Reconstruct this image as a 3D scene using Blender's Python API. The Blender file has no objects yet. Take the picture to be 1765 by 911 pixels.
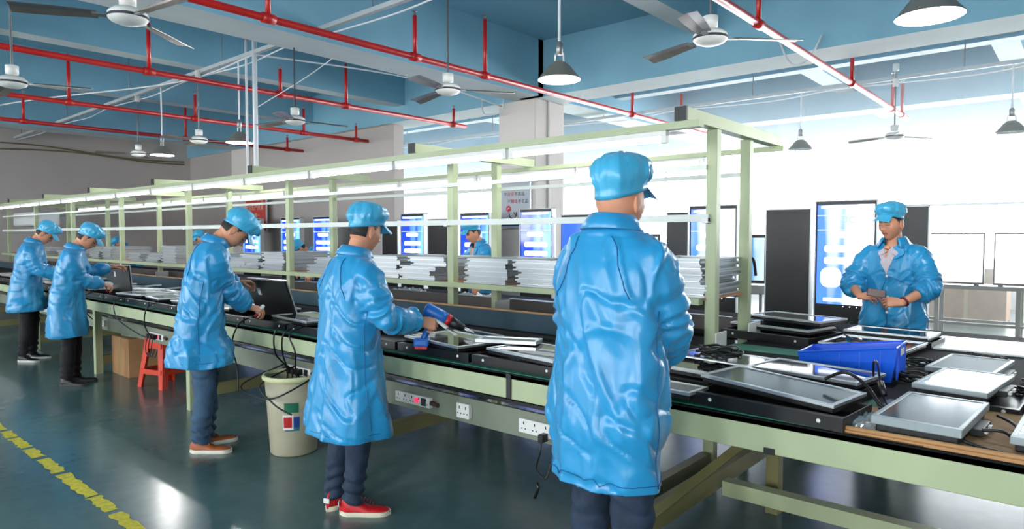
import bpy, bmesh, math, random
from mathutils import Vector, Matrix, noise, Quaternion
import numpy as np
PI = math.pi
random.seed(7)
S = bpy.context.scene
C = S.collection
# ---------------------------------------------------------------- camera, world, lights, exposure
FPX = 1152.0
YAW = math.atan(998/1152.0); PITCH = math.atan(50/1152.0)
cam = bpy.data.cameras.new('camera'); camo = bpy.data.objects.new('camera', cam); C.objects.link(camo)
cam.sensor_width = 36.0; cam.lens = 36.0*FPX/1765.0; cam.clip_start = 0.05; cam.clip_end = 200
camo.location = (0, 0, 1.55); camo.rotation_euler = (PI/2-PITCH, 0, YAW)
S.camera = camo
vs = S.view_settings
vs.view_transform = 'Standard'; vs.look = 'None'; vs.exposure = 0.2; vs.gamma = 1.0; vs.use_curve_mapping = False
S.cycles.use_denoising = True
S.cycles.max_bounces = 8; S.cycles.volume_bounces = 1; S.cycles.volume_step_rate = 4; S.cycles.diffuse_bounces = 4; S.cycles.glossy_bounces = 4
S.cycles.transparent_max_bounces = 12; S.cycles.transmission_bounces = 4
S.cycles.caustics_reflective = False; S.cycles.caustics_refractive = False
S.cycles.sample_clamp_indirect = 6.0
W = bpy.data.worlds.new('sky'); S.world = W; W.use_nodes = True
bg = W.node_tree.nodes['Background']; bg.inputs[0].default_value = (0.93, 0.97, 1.0, 1); bg.inputs[1].default_value = 20

def area(name, loc, rot, sx, sy, power, col=(1, 1, 1), portal=False, spread=None):
    l = bpy.data.lights.new(name, 'AREA'); l.shape = 'RECTANGLE'; l.size = sx; l.size_y = sy
    l.energy = power; l.color = col
    if spread: l.spread = spread
    if portal: l.cycles.is_portal = True
    o = bpy.data.objects.new(name, l); C.objects.link(o); o.location = loc; o.rotation_euler = rot
    return o
# daylight enters through the far window wall (Y = 17.4) and fill openings added in the near wall (Y = -5)
area('far_window_portal', (-10.0, 17.7, 2.2), (PI/2, 0, PI), 29, 3.4, 1, portal=True)
area('near_fill_portal', (-4.0, -5.3, 2.3), (PI/2, 0, 0), 18, 2.4, 1, portal=True)

# ---------------------------------------------------------------- materials
MATS = {}
def mat(name, col, rough=0.5, metal=0.0, spec=0.5, emit=None, estr=0.0, bump=None, vary=None, coat=0.0, aniso=0.0, sheen=0.0, alpha=1.0, trans=0.0):
    """principled material; bump=(scale, strength, detail), vary=(scale, amount) darkens/lightens the colour with noise"""
    if name in MATS: return MATS[name]
    m = bpy.data.materials.new(name); m.use_nodes = True
    nt = m.node_tree; b = nt.nodes['Principled BSDF']
    b.inputs['Base Color'].default_value = (*col, 1)
    b.inputs['Roughness'].default_value = rough
    b.inputs['Metallic'].default_value = metal
    b.inputs['Specular IOR Level'].default_value = spec
    b.inputs['Coat Weight'].default_value = coat
    b.inputs['Sheen Weight'].default_value = sheen
    b.inputs['Anisotropic'].default_value = aniso
    b.inputs['Alpha'].default_value = alpha
    if emit:
        b.inputs['Emission Color'].default_value = (*emit, 1); b.inputs['Emission Strength'].default_value = estr
    tc = nt.nodes.new('ShaderNodeTexCoord')
    if vary:
        n = nt.nodes.new('ShaderNodeTexNoise'); n.inputs['Scale'].default_value = vary[0]; n.inputs['Detail'].default_value = 5
        r = nt.nodes.new('ShaderNodeValToRGB')
        lo = [max(0, c*(1-vary[1])) for c in col]; hi = [min(1, c*(1+vary[1])) for c in col]
        r.color_ramp.elements[0].position = 0.3; r.color_ramp.elements[0].color = (*lo, 1)
        r.color_ramp.elements[1].position = 0.7; r.color_ramp.elements[1].color = (*hi, 1)
        nt.links.new(tc.outputs['Object'], n.inputs['Vector'])
        nt.links.new(n.outputs['Fac'], r.inputs['Fac']); nt.links.new(r.outputs['Color'], b.inputs['Base Color'])
    if bump:
        n = nt.nodes.new('ShaderNodeTexNoise'); n.inputs['Scale'].default_value = bump[0]; n.inputs['Detail'].default_value = bump[2] if len(bump) > 2 else 4
        bp = nt.nodes.new('ShaderNodeBump'); bp.inputs['Strength'].default_value = bump[1]; bp.inputs['Distance'].default_value = 0.01
        nt.links.new(tc.outputs['Object'], n.inputs['Vector'])
        nt.links.new(n.outputs['Fac'], bp.inputs['Height']); nt.links.new(bp.outputs['Normal'], b.inputs['Normal'])
    MATS[name] = m
    return m

def srgb(r, g, b):
    f = lambda v: (v/255/12.92) if v/255 <= 0.04045 else ((v/255+0.055)/1.055)**2.4
    return (f(r), f(g), f(b))

M = {}
M['slab'] = mat('blue ceiling paint', srgb(134, 184, 204), 0.75, bump=(2, .05), vary=(0.7, .10))
M['beamw'] = mat('whitewashed beam soffit', srgb(205, 215, 216), 0.8, vary=(1.3, .08))
M['wall'] = mat('grey wall paint', srgb(190, 181, 176), 0.8, vary=(0.5, .06))
M['column'] = mat('column paint', srgb(226, 218, 212), 0.8, vary=(0.8, .05))
M['frame_white'] = mat('white window frame', srgb(225, 228, 230), 0.5)
M['red_pipe'] = mat('red sprinkler pipe paint', srgb(190, 30, 28), 0.35, vary=(4, .15))
M['green'] = mat('pale green painted steel', srgb(170, 181, 144), 0.42, vary=(3, .07), bump=(30, .05))
M['green_d'] = mat('olive painted steel', srgb(122, 118, 78), 0.5, vary=(4, .15))
M['silver'] = mat('brushed aluminium', srgb(200, 204, 206), 0.32, metal=0.85, bump=(60, .05))
M['silver_w'] = mat('white aluminium frame', srgb(214, 218, 220), 0.4, metal=0.35)
M['steel'] = mat('galvanised steel', srgb(150, 152, 152), 0.4, metal=0.8, vary=(8, .15))
M['black'] = mat('black plastic', srgb(22, 22, 24), 0.45, vary=(9, .3))
M['black_mat'] = mat('black table mat', srgb(18, 18, 20), 0.8, spec=.2, bump=(120, .1))
M['black_metal'] = mat('black powder coat', srgb(16, 16, 18), 0.35)
M['greenmat'] = mat('green table mat', srgb(10, 105, 82), 0.5)
M['divider'] = mat('blue grey divider board', srgb(40, 68, 82), 0.6, vary=(3, .12))
M['divider_b'] = mat('brown grey divider board', srgb(92, 86, 84), 0.6, vary=(3, .1))
M['white_plastic'] = mat('white plastic', srgb(225, 225, 220), 0.4)
M['glass_black'] = mat('dark screen glass', srgb(10, 14, 20), 0.04, spec=0.6, coat=.3)
M['glass_grey'] = mat('matt grey screen', srgb(58, 68, 72), 0.10, spec=0.5)
M['cable'] = mat('black cable rubber', srgb(14, 14, 15), 0.4)
M['cardboard'] = mat('brown cardboard', srgb(176, 132, 88), 0.8, vary=(5, .12), bump=(40, .1))
M['crate'] = mat('blue crate plastic', srgb(28, 98, 226), 0.35)
M['skin'] = mat('skin', srgb(214, 150, 118), 0.5, spec=0.4, vary=(14, .06), bump=(90, .06))
M['hairm'] = mat('black hair', srgb(22, 17, 15), 0.5, bump=(220, .5))
M['tube'] = mat('lit fluorescent tube', (1, 1, 1), 0.4, emit=(0.95, 0.98, 1.0), estr=9)
M['bulb'] = mat('lit lamp bulb', (1, 1, 1), 0.4, emit=(0.97, 1.0, 0.97), estr=25)
M['red_plastic'] = mat('red plastic', srgb(205, 52, 22), 0.4)

def paint_floor():
    m = bpy.data.materials.new('teal floor paint'); m.use_nodes = True; nt = m.node_tree; b = nt.nodes['Principled BSDF']
    tc = nt.nodes.new('ShaderNodeTexCoord')
    n = nt.nodes.new('ShaderNodeTexNoise'); n.inputs['Scale'].default_value = 0.55; n.inputs['Detail'].default_value = 6
    n2 = nt.nodes.new('ShaderNodeTexNoise'); n2.inputs['Scale'].default_value = 9; n2.inputs['Detail'].default_value = 8
    r = nt.nodes.new('ShaderNodeValToRGB')
    r.color_ramp.elements[0].position = .3; r.color_ramp.elements[0].color = (*srgb(70, 98, 100), 1)
    r.color_ramp.elements[1].position = .75; r.color_ramp.elements[1].color = (*srgb(104, 134, 132), 1)
    mx = nt.nodes.new('ShaderNodeMixRGB'); mx.blend_type = 'MULTIPLY'; mx.inputs[0].default_value = .35
    r2 = nt.nodes.new('ShaderNodeMapRange'); r2.inputs[3].default_value = .12; r2.inputs[4].default_value = .34
    L = nt.links.new
    L(tc.outputs['Object'], n.inputs['Vector']); L(tc.outputs['Object'], n2.inputs['Vector'])
    L(n.outputs['Fac'], r.inputs['Fac']); L(r.outputs['Color'], mx.inputs[1]); L(n2.outputs['Fac'], mx.inputs[2])
    L(mx.outputs[0], b.inputs['Base Color']); L(n.outputs['Fac'], r2.inputs[0]); L(r2.outputs[0], b.inputs['Roughness'])
    bp = nt.nodes.new('ShaderNodeBump'); bp.inputs['Strength'].default_value = .06; bp.inputs['Distance'].default_value = .01
    L(n2.outputs['Fac'], bp.inputs['Height']); L(bp.outputs['Normal'], b.inputs['Normal'])
    b.inputs['Specular IOR Level'].default_value = .6
    return m
M['floor'] = paint_floor()

def pane_glass():
    m = bpy.data.materials.new('window glass'); m.use_nodes = True; nt = m.node_tree
    nt.nodes.remove(nt.nodes['Principled BSDF'])
    t = nt.nodes.new('ShaderNodeBsdfTransparent'); g = nt.nodes.new('ShaderNodeBsdfGlossy'); g.inputs['Roughness'].default_value = .02
    f = nt.nodes.new('ShaderNodeFresnel'); f.inputs[0].default_value = 1.4
    mx = nt.nodes.new('ShaderNodeMixShader')
    nt.links.new(f.outputs[0], mx.inputs[0]); nt.links.new(t.outputs[0], mx.inputs[1]); nt.links.new(g.outputs[0], mx.inputs[2])
    nt.links.new(mx.outputs[0], nt.nodes['Material Output'].inputs[0])
    return m
M['pane'] = pane_glass()
def film():
    m = bpy.data.materials.new('crumpled clear plastic film'); m.use_nodes = True; nt = m.node_tree
    nt.nodes.remove(nt.nodes['Principled BSDF'])
    t = nt.nodes.new('ShaderNodeBsdfTransparent'); g = nt.nodes.new('ShaderNodeBsdfGlossy'); g.inputs['Roughness'].default_value = .15
    d = nt.nodes.new('ShaderNodeBsdfDiffuse'); d.inputs[0].default_value = (.85, .9, .95, 1)
    m1 = nt.nodes.new('ShaderNodeMixShader'); m1.inputs[0].default_value = .45
    m2 = nt.nodes.new('ShaderNodeMixShader'); m2.inputs[0].default_value = .55
    L = nt.links.new
    L(g.outputs[0], m1.inputs[1]); L(d.outputs[0], m1.inputs[2]); L(t.outputs[0], m2.inputs[1]); L(m1.outputs[0], m2.inputs[2])
    L(m2.outputs[0], nt.nodes['Material Output'].inputs[0])
    return m
M['film'] = film()

# ---------------------------------------------------------------- mesh helpers
class MB:
    def __init__(s): s.v = []; s.f = []; s.m = []; s.cur = 0
    def add(s, vs, fs):
        o = len(s.v); s.v += [tuple(v) for v in vs]; s.f += [tuple(i+o for i in f) for f in fs]; s.m += [s.cur]*len(fs); return s
    def box(s, x0, y0, z0, x1, y1, z1, X=None):
        vs = [Vector((x, y, z)) for z in (z0, z1) for x, y in ((x0, y0), (x1, y0), (x1, y1), (x0, y1))]
        if X is not None: vs = [X @ v for v in vs]
        return s.add(vs, [(3, 2, 1, 0), (4, 5, 6, 7), (0, 1, 5, 4), (1, 2, 6, 5), (2, 3, 7, 6), (3, 0, 4, 7)])
    def cbox(s, c, d, X=None):
        return s.box(c[0]-d[0]/2, c[1]-d[1]/2, c[2]-d[2]/2, c[0]+d[0]/2, c[1]+d[1]/2, c[2]+d[2]/2, X)
    def loft(s, rings, cap=True, closed=True):
        n = len(rings[0]); o = len(s.v); vs = [p for r in rings for p in r]; fs = []
        for i in range(len(rings)-1):
            for j in range(n if closed else n-1):
                k = (j+1) % n
                fs.append((i*n+j, i*n+k, (i+1)*n+k, (i+1)*n+j))
        if cap: fs.append(tuple(range(n))[::-1]); fs.append(tuple((len(rings)-1)*n+j for j in range(n)))
        return s.add(vs, fs)
    def tube(s, pts, r, n=10, cap=True):
        pts = [Vector(p) for p in pts]; rs = r if isinstance(r, (list, tuple)) else [r]*len(pts)
        rings = []; t0 = (pts[1]-pts[0]).normalized()
        up = Vector((0, 0, 1)) if abs(t0.z) < .9 else Vector((1, 0, 0))
        a = t0.cross(up).normalized()
        for i, p in enumerate(pts):
            t = ((pts[min(i+1, len(pts)-1)]-pts[max(i-1, 0)])).normalized()
            a = (a - t*a.dot(t)).normalized(); b = t.cross(a)
            rings.append([p + a*math.cos(2*PI*k/n)*rs[i] + b*math.sin(2*PI*k/n)*rs[i] for k in range(n)])
        return s.loft(rings, cap)
    def lathe(s, prof, n=24, X=None, cap=True):
        rings = []
        for r, z in prof:
            rg = [Vector((r*math.cos(2*PI*k/n), r*math.sin(2*PI*k/n), z)) for k in range(n)]
            if X is not None: rg = [X @ v for v in rg]
            rings.append(rg)
        return s.loft(rings, cap)
    def build(s, name, mats, parent=None, smooth=False, bevel=0, loc=None, fixn=True):
        me = bpy.data.meshes.new(name); me.from_pydata(s.v, [], s.f)
        mats = mats if isinstance(mats, (list, tuple)) else [mats]
        for m in mats: me.materials.append(m)
        me.polygons.foreach_set('material_index', s.m)
        if smooth: me.polygons.foreach_set('use_smooth', [True]*len(s.f))
        if fixn:
            bm = bmesh.new(); bm.from_mesh(me); bmesh.ops.recalc_face_normals(bm, faces=bm.faces); bm.to_mesh(me); bm.free()
        me.update()
        o = bpy.data.objects.new(name, me); C.objects.link(o)
        if parent: o.parent = parent
        if loc: o.location = loc
        if bevel:
            b = o.modifiers.new('bevel', 'BEVEL'); b.width = bevel; b.segments = 2; b.limit_method = 'ANGLE'
        return o

def smooth_path(pts, n=8):
    pts = [Vector(p) for p in pts]; out = []
    for i in range(len(pts)-1):
        p0 = pts[max(i-1, 0)]; p1 = pts[i]; p2 = pts[i+1]; p3 = pts[min(i+2, len(pts)-1)]
        for k in range(n):
            t = k/n
            out.append(0.5*((2*p1)+(p2-p0)*t+(2*p0-5*p1+4*p2-p3)*t*t+(3*p1-p0-3*p2+p3)*t**3))
    out.append(pts[-1]); return out
def tag(o, label, cat, group=None, kind=None):
    o['label'] = label; o['category'] = cat
    if group: o['group'] = group
    if kind: o['kind'] = kind
    return o
def thing(name, label, cat, loc=(0, 0, 0), rz=0, group=None, rot=None):
    o = bpy.data.objects.new(name, None); C.objects.link(o); o.location = loc; o.rotation_euler = rot or (0, 0, rz)
    o.empty_display_size = .1
    return tag(o, label, cat, group)
def struct(name, mb, m, label=None, **k):
    o = mb.build(name, m, **k); o['kind'] = 'structure'
    if label: o['label'] = label
    return o
def copy_tree(o, parent=None):
    c = o.copy(); C.objects.link(c); c.parent = parent
    for ch in list(o.children): copy_tree(ch, c)
    return c
ORD = ['first', 'second', 'third', 'fourth', 'fifth', 'sixth', 'seventh', 'eighth', 'ninth', 'tenth', 'eleventh', 'twelfth', 'thirteenth', 'fourteenth', 'fifteenth', 'sixteenth', 'seventeenth', 'eighteenth', 'nineteenth', 'twentieth']

# ================================================================ ROOM
ZS, ZB = 4.7, 3.8          # slab underside, main beam soffit
struct('floor', MB().box(-20.5, -5.5, -.1, 5.2, 8.7, 0).box(-24.5, 8.7, -.1, 5.2, 17.9, 0), M['floor'], 'glossy dark teal painted concrete floor')
struct('ceiling', MB().box(-20.5, -5.5, ZS, 5.2, 8.7, ZS+.15).box(-24.5, 8.7, ZS, 5.2, 17.9, ZS+.15), M['slab'], 'sky blue painted concrete ceiling slab')
struct('wall_left', MB().box(-20.3, -5.5, 0, -20, 8.7, ZS).box(-24.3, 8.7, 0, -24, 17.9, ZS).box(-24, 8.7, 0, -17.3, 8.75, ZS), M['wall'], 'grey beige end wall')
struct('wall_right', MB().box(5, -5.5, 0, 5.2, 17.9, ZS), M['wall'])
# near wall with openings added behind the camera for fill light
w = MB(); w.box(-20, -5.4, 0, 5, -5.2, 1.0); w.box(-20, -5.4, 3.5, 5, -5.2, ZS)
for x in (-20, -16.4, -13.4, -10.4, -7.4, -4.4, -1.4, 1.6): w.box(x, -5.4, 1.0, x+1.95, -5.2, 3.5)
struct('wall_near', w, M['wall'])
# far window wall
w = MB(); w.box(-24, 17.4, 0, 5, 17.6, .75); w.box(-24, 17.4, 3.75, 5, 17.6, ZS)
XW = [-23.7+2.4*i for i in range(12)]
w.box(-24, 17.4, .75, -23.7, 17.6, 3.75)
struct('wall_far', w, M['column'], 'white far wall pierced by bright windows')
for i in range(11):
    x0, x1 = XW[i], XW[i+1]
    r = bpy.data.objects.new('window_%d' % (i+1), None); C.objects.link(r); r.location = (x0, 17.5, .75); r['kind'] = 'structure'
    wd = x1-x0
    f = MB()
    for a, b in ((0, .03), (wd/2-.012, wd/2+.012), (wd-.03, wd)): f.box(a, -.02, 0, b, .02, 3.0)
    for a, b in ((0, .03), (2.0, 2.02), (2.97, 3.0)): f.box(0, -.03, a, wd, .03, b)
    f.build('window_frame', M['frame_white'], r)
    MB().box(.03, -.004, .03, wd-.03, .004, 2.97).build('window_pane', M['pane'], r)
# beams along X (parallel to the line)
def beam(name, x0, y0, x1, y1, zb, soffit='beamw', label=None):
    b = MB(); b.box(x0, y0, zb, x1, y1, ZS)
    b.m = [1 if i == 0 else 0 for i in range(6)]
    return struct(name, b, [M['slab'], M[soffit]], label)
beam('trim_1', -20, 8.62, 5, 9.3, ZB, label='wide ceiling beam over the column row')
beam('trim_2', -24, 13.3, 5, 13.8, ZB)
beam('trim_3', -24, 10.8, 5, 11.05, 4.1)
beam('trim_4', -20, -.3, 5, .3, ZB)
beam('trim_5', -24, 17.0, 5, 17.4, ZB)
# beams across
for i, (x, wd, z, y0, y1) in enumerate(((-7.1, .6, ZB, -5.2, 8.62), (-16.9, .6, ZB, -5.2, 8.62), (-10.4, .3, 4.1, -5.2, 8.62), (-13.6, .3, 4.1, -5.2, 8.62),
        (-3.45, .32, 4.15, 9.3, 17.0), (-.95, .32, 4.15, 9.3, 17.0), (-7.1, .6, ZB, 9.3, 17.0), (1.6, .32, 4.15, 9.3, 17), (-10.4, .3, 4.15, 9.3, 17.0), (-19.85, .3, 4.15, -5.2, 8.62),
        (-4.0, .3, 4.25, -5.2, 8.62))):
    beam('trim_%d' % (i+6), x-wd/2, y0, x+wd/2, y1, z)
# columns
def column(n, x0, x1, label):
    b = MB(); b.box(x0, 8.6, 0, x1, 9.4, ZB); b.box(x0+.55, 8.6, ZB, x1+.0, 8.62, ZS) if False else None
    return struct(n, b, M['column'], label, bevel=.015)
column('column_1', -7.75, -6.95, 'square grey concrete column carrying the quality notice')
column('column_2', -17.3, -16.5, 'distant square column carrying the red poster')
struct('wall_partition', MB().box(-16.5, 8.75, 0, -10.75, 9.0, ZB), M['wall'], 'grey partition wall between the columns')
struct('baseboard_left', MB().box(-20, -5.2, 0, -19.97, 8.7, .12), M['black'])
struct('column_3', MB().box(-7.22, 8.5, ZB, -6.8, 8.62, ZS), M['column'], 'upper stub of the column above the beam')
# conduits on the column
for k, x in enumerate((-6.93, )):
    tag(MB().tube([(-6.93, 8.95, .2), (-6.93, 8.95, 3.79)], .02).build('conduit', M['white_plastic']), 'thin white conduit running up the side of the concrete column', 'conduit')

# ---------------------------------------------------------------- floor line
fl = MB(); random.seed(3); x = -12.0
while x < -3.0:
    L = random.uniform(.18, .62)
    n = 10; top = []; bot = []
    for i in range(n+1):
        xx = x+L*i/n
        top.append((xx, 1.36+random.uniform(-.012, .01), .002)); bot.append((xx, 1.285+random.uniform(-.012, .012), .002))
    fl.add(top+bot, [(i, i+1, n+2+i, n+1+i) for i in range(n)])
    x += L+random.uniform(.015, .07)
tag(fl.build('floor_marking', mat('worn yellow floor tape', srgb(205, 190, 50), .6, vary=(30, .25))), 'worn broken yellow marking line on the aisle floor', 'floor marking')
tag(MB().tube(smooth_path([(-1.75, 1.55, .006), (-1.72, 1.62, .006), (-1.66, 1.66, .006), (-1.6, 1.655, .006)]), .006, 6).build('floor_scrap', M['cardboard']), 'small curled tan scrap lying on the floor before the bench', 'scrap')

# ================================================================ WORKBENCHES
G = M['green']; GD = M['green_d']
LEGX = [-1.77, -4.08, -6.64, -9.15, -11.56, -13.9, -16.2, -18.3]
XE = -18.6; XR = 1.4
def bench(name, label, y0, y1, x1, fascia_y, legs_y):
    t = thing(name, label, 'workbench', (0, (y0+y1)/2, 0))
    yc = (y0+y1)/2
    b = MB(); b.box(XE, y0-yc, .825, x1, y1-yc, .85); b.build('tabletop', M['black_mat'], t)
    b = MB()
    for fy in fascia_y: b.box(XE, fy-.02-yc, .722, x1, fy+.02-yc, .848)
    b.build('edge_beam', G, t, bevel=.004)
    return t, yc
front, yc = bench('workbench', 'long pale green steel assembly bench with black top where the workers stand', 2.53, 3.97, -1.7, [2.55], None)
def tpart(name, mb, m, t, yc, **k):
    mb.v = [(v[0], v[1]-yc, v[2]) for v in mb.v]; return mb.build(name, m, t, **k)
for x in (-1.78, -3.80, -6.02, -8.4, -10.8, -13.2, -15.6, -18.0):
    tpart('leg', MB().box(x-.035, 2.56, 0, x+.035, 2.63, .73), G, front, yc)
    tpart('crossbar', MB().box(x-.03, 2.63, .1, x+.03, 3.9, .2), GD, front, yc)
tpart('cable_tray', MB().box(XE, 2.72, .635, -1.75, 2.86, .655), M['black'], front, yc)
tpart('socket_rail', MB().box(XE, 2.70, .475, -1.75, 2.72, .62), mat('grey green socket rail', srgb(120, 128, 112), .5, vary=(3, .1)), front, yc)
tpart('divider_board', MB().box(XE, 3.74, .85, -1.85, 3.76, .985), M['divider'], front, yc)
tpart('divider_cap', MB().box(XE, 3.73, .985, -1.85, 3.77, .993), M['cardboard'], front, yc)
tpart('divider_end', MB().box(-1.87, 3.72, .85, -1.85, 3.78, .99), mat('rusty edge', srgb(120, 70, 50), .7), front, yc)

end, yc2 = bench('workbench', 'wide end bench with black mats holding the blue crate and loose screens', 2.53, 5.75, XR, [2.55, 5.73], None)
# re-make the end bench pieces so that they only span the end section
for ch in list(end.children): bpy.data.objects.remove(ch)
tpart('tabletop', MB().box(-1.7, 2.53, .825, XR, 5.75, .85), M['black_mat'], end, yc2)
b = MB(); b.box(-1.7, 2.53, .722, XR, 2.57, .848); tpart('edge_beam', b, G, end, yc2, bevel=.004)
tpart('edge_beam', MB().box(-1.7, 5.71, .722, XR, 5.75, .848), G, end, yc2, bevel=.004)
for y in (3.75, 5.6): tpart('leg', MB().box(-1.34, y-.035, 0, -1.27, y+.035, .72), GD, end, yc2)
tpart('crossbar', MB().box(-1.62, 2.58, .13, -1.54, 5.7, .23), GD, end, yc2)
tpart('long_rail', MB().box(-1.5, 3.5, .12, XR, 3.58, .2), G, end, yc2)
tpart('diagonal_brace', MB().tube([(-1.6, 2.6, .15), (-1.15, 3.9, .7)], .03, 4), GD, end, yc2)
for y in (2.6, 3.75, 5.6): tpart('leg', MB().box(1.2, y-.035, 0, 1.27, y+.035, .72), GD, end, yc2)
tpart('label_clip', MB().box(-.92, 2.522, .722, -.88, 2.53, .745), M['black'], end, yc2)

back, yc3 = bench('workbench', 'rear assembly bench behind the rack where the far workers stand', 4.5, 5.9, -1.7, [5.88], None)
tpart('divider_board', MB().box(XE, 4.70, .85, -1.9, 4.72, .955), M['divider_b'], back, yc3)
for x in LEGX:
    tpart('leg', MB().box(x-.035, 5.78, 0, x+.035, 5.85, .73), GD, back, yc3)

# ================================================================ RACK
rk = thing('assembly_rack', 'tall pale green steel rack running down the middle of the benches', 'rack', (0, 4.22, 0))
def rpart(name, mb, m=G, **k):
    mb.v = [(v[0], v[1]-4.22, v[2]) for v in mb.v]; return mb.build(name, m, rk, **k)
for i, x in enumerate(LEGX):
    yb = 4.52
    rpart('post', MB().box(x-.04, 3.92, 0, x+.03, 3.98, 2.2), bevel=.003)
    rpart('post', MB().box(x-.06, yb-.03, 0, x+.01, yb+.03, 2.2), bevel=.003)
    b = MB(); b.box(x-.035, 3.5, 2.2, x+.035, 5.0, 2.275)
    a = rpart('lamp_arm', b, bevel=.003)
    MB().box(x-.037, 3.492-4.22, 2.198, x+.037, 3.505-4.22, 2.277).build('end_cap', M['black'], a)
    rpart('foot_plate', MB().box(x+.04, 3.9, .85, x+.05, 4.05, .95), M['white_plastic'])
    rpart('foot_plate', MB().box(x+.04, 4.42, .85, x+.05, 4.62, .96), M['white_plastic'])
rpart('lamp_rail', MB().box(XE, 3.50, 2.155, -1.66, 3.56, 2.195))
rpart('lamp_rail', MB().box(XE, 4.95, 2.165, -1.70, 5.01, 2.2))
rw = mat('white channel rail', srgb(212, 218, 212), .45)
rpart('upper_rail', MB().box(XE, 3.90, 1.955, -1.8, 3.925, 1.985), rw)
rpart('upper_rail', MB().box(XE, 4.545, 1.955, -1.8, 4.57, 1.985), rw)
rpart('middle_rail', MB().box(XE, 3.89, 1.635, -1.78, 3.925, 1.68), rw)
for x in LEGX[:5]:
    rpart('rail_bracket', MB().box(x-.05, 3.885, 1.625, x-.01, 3.92, 1.66), M['white_plastic'], bevel=.003)
rpart('shelf', MB().box(XE, 3.86, 1.12, -1.82, 3.92, 1.16))
rpart('shelf', MB().box(XE, 4.55, 1.12, -1.82, 4.6, 1.16))
rpart('shelf_board', MB().box(XE, 3.92, 1.145, -1.8, 4.55, 1.16), mat('wood shelf board', srgb(176, 124, 90), .6, vary=(8, .15)))
# plastic sheet roll at the far end of the rack
tag(MB().box(-18.2, 4.0, 1.75, -16.3, 4.4, 2.05).build('cover_sheet', M['silver_w'], bevel=.04), 'pale box lying on the upper rails at the far end of the rack', 'box')

# fluorescent fixtures under the lamp rails
fx = thing('tube_light', 'x', 'tube light')
MB().box(-.6, -.02, -.03, .6, .02, 0).build('fixture_body', M['white_plastic'], fx)
MB().tube([(-.57, 0, -.05), (.57, 0, -.05)], .014, 12).build('lamp_tube', M['tube'], fx)
MB().box(-.6, -.016, -.07, -.565, .016, -.025).build('end_holder', M['white_plastic'], fx); MB().box(.565, -.016, -.07, .6, .016, -.025).build('end_holder', M['white_plastic'], fx)
first = True
for row, y, z, xs in (('front', 3.53, 2.155, [-1.85-.62-1.235*i for i in range(13)]), ('rear', 4.98, 2.165, [-2.3-.62-1.235*i for i in range(12)])):
    for i, x in enumerate(xs):
        o = fx if first else copy_tree(fx); first = False
        o.location = (x, y, z)
        tag(o, 'white tube light under the %s lamp rail, %s from the near end' % (row, ORD[i]), 'tube light', '%s row of tube lights' % row)
# ================================================================ CEILING SERVICES
def pipe(x, risers, y0, y1, z, label, drop=None, r=.035):
    t = thing('sprinkler_pipe', label, 'pipe', (x, 0, z), group='red sprinkler pipes')
    n = 14
    MB().tube([(0, y0, 0), (0, y1, 0)], r, 12).build('pipe', M['red_pipe'], t, smooth=True)
    for (y, zt, dz) in risers:
        q = MB(); q.tube([(0, y, dz), (0, y, zt-z)], .024, 10); q.build('riser', M['red_pipe'], t, smooth=True)
        q = MB(); q.tube([(0, y-.06, 0), (0, y+.06, 0)], r*1.35, 12); q.build('tee_joint', M['red_pipe'], t, smooth=True)
        q = MB(); q.lathe([(.012, 0), (.012, .04), (.03, .045), (.03, .05)], 8, Matrix.Translation((0, y, zt-z))); q.build('sprinkler_head', M['steel'], t)
    return t
pipe(-5.66, [(3.18, 3.9, 0), (4.91, 3.95, 0), (6.03, 4.18, 0), (9.5, 3.95, 0), (11.2, 4.1, 0)], -4.5, 12.9, 3.5, 'thickest red sprinkler pipe, passing just above the column top')
pipe(-8.55, [(3.26, 4.07, 0), (4.97, 3.85, 0), (6.05, 4.12, 0), (8.3, 3.78, 0)], -4.5, 8.6, 3.5, 'red sprinkler pipe crossing behind the white power-drop poles')
pipe(-11.4, [(3.23, 4.16, 0), (5.06, 3.9, 0), (7.1, 3.95, 0), (8.3, 3.78, 0)], -4.5, 8.6, 3.5, 'second red sprinkler pipe from the end wall')
pipe(-13.85, [(3.24, 3.96, 0), (5.95, 4.17, 0), (8.2, 3.77, 0)], -4.5, 8.6, 3.5, 'red sprinkler pipe nearest the grey end wall')
pipe(-2.38, [(4.2, 3.95, 0), (6.22, 3.95, 0), (9.4, 3.95, 0), (11.72, 4.0, 0), (12.4, 4.0, 0)], -4.5, 12.9, 3.5, 'red sprinkler pipe slanting down behind the right-hand ceiling fan')

# suspended lamp and fan rail (conduit) over the bench and the second one by the windows
for n_, (y, z, x0, x1, lab) in enumerate(((4.46, 3.9, -19.9, 4.9, 'white steel channel over the bench from which lamps and fans hang'), (10.65, 3.72, -16, 4.9, 'white conduit channel by the windows with lamps and a fan hanging'), (1.66, 3.95, -19.9, 4.9, 'white steel channel above the aisle holding the nearest fans'))):
    t = thing('ceiling_channel', lab, 'ceiling channel', (0, y, z))
    MB().box(x0, -.028, 0, x1, .028, .05).build('channel', mat('dull white channel', srgb(176, 182, 184), .6), t)
    for k in range(8):
        x = x0+.6+(x1-x0-1.2)*k/7
        MB().tube([(x, 0, .05), (x, 0, ZS-z if abs(y-4.46) > 0 else ZS-z)], .008, 6).build('hanger_rod', M['steel'], t)
    MB().tube(smooth_path([(x0+(x1-x0)*k/24, .05+.01*(k % 2), -.012-.025*((k*7) % 3)) for k in range(25)], 4), .009, 6).build('cable_run', M['frame_white'], t, smooth=True)

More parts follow.
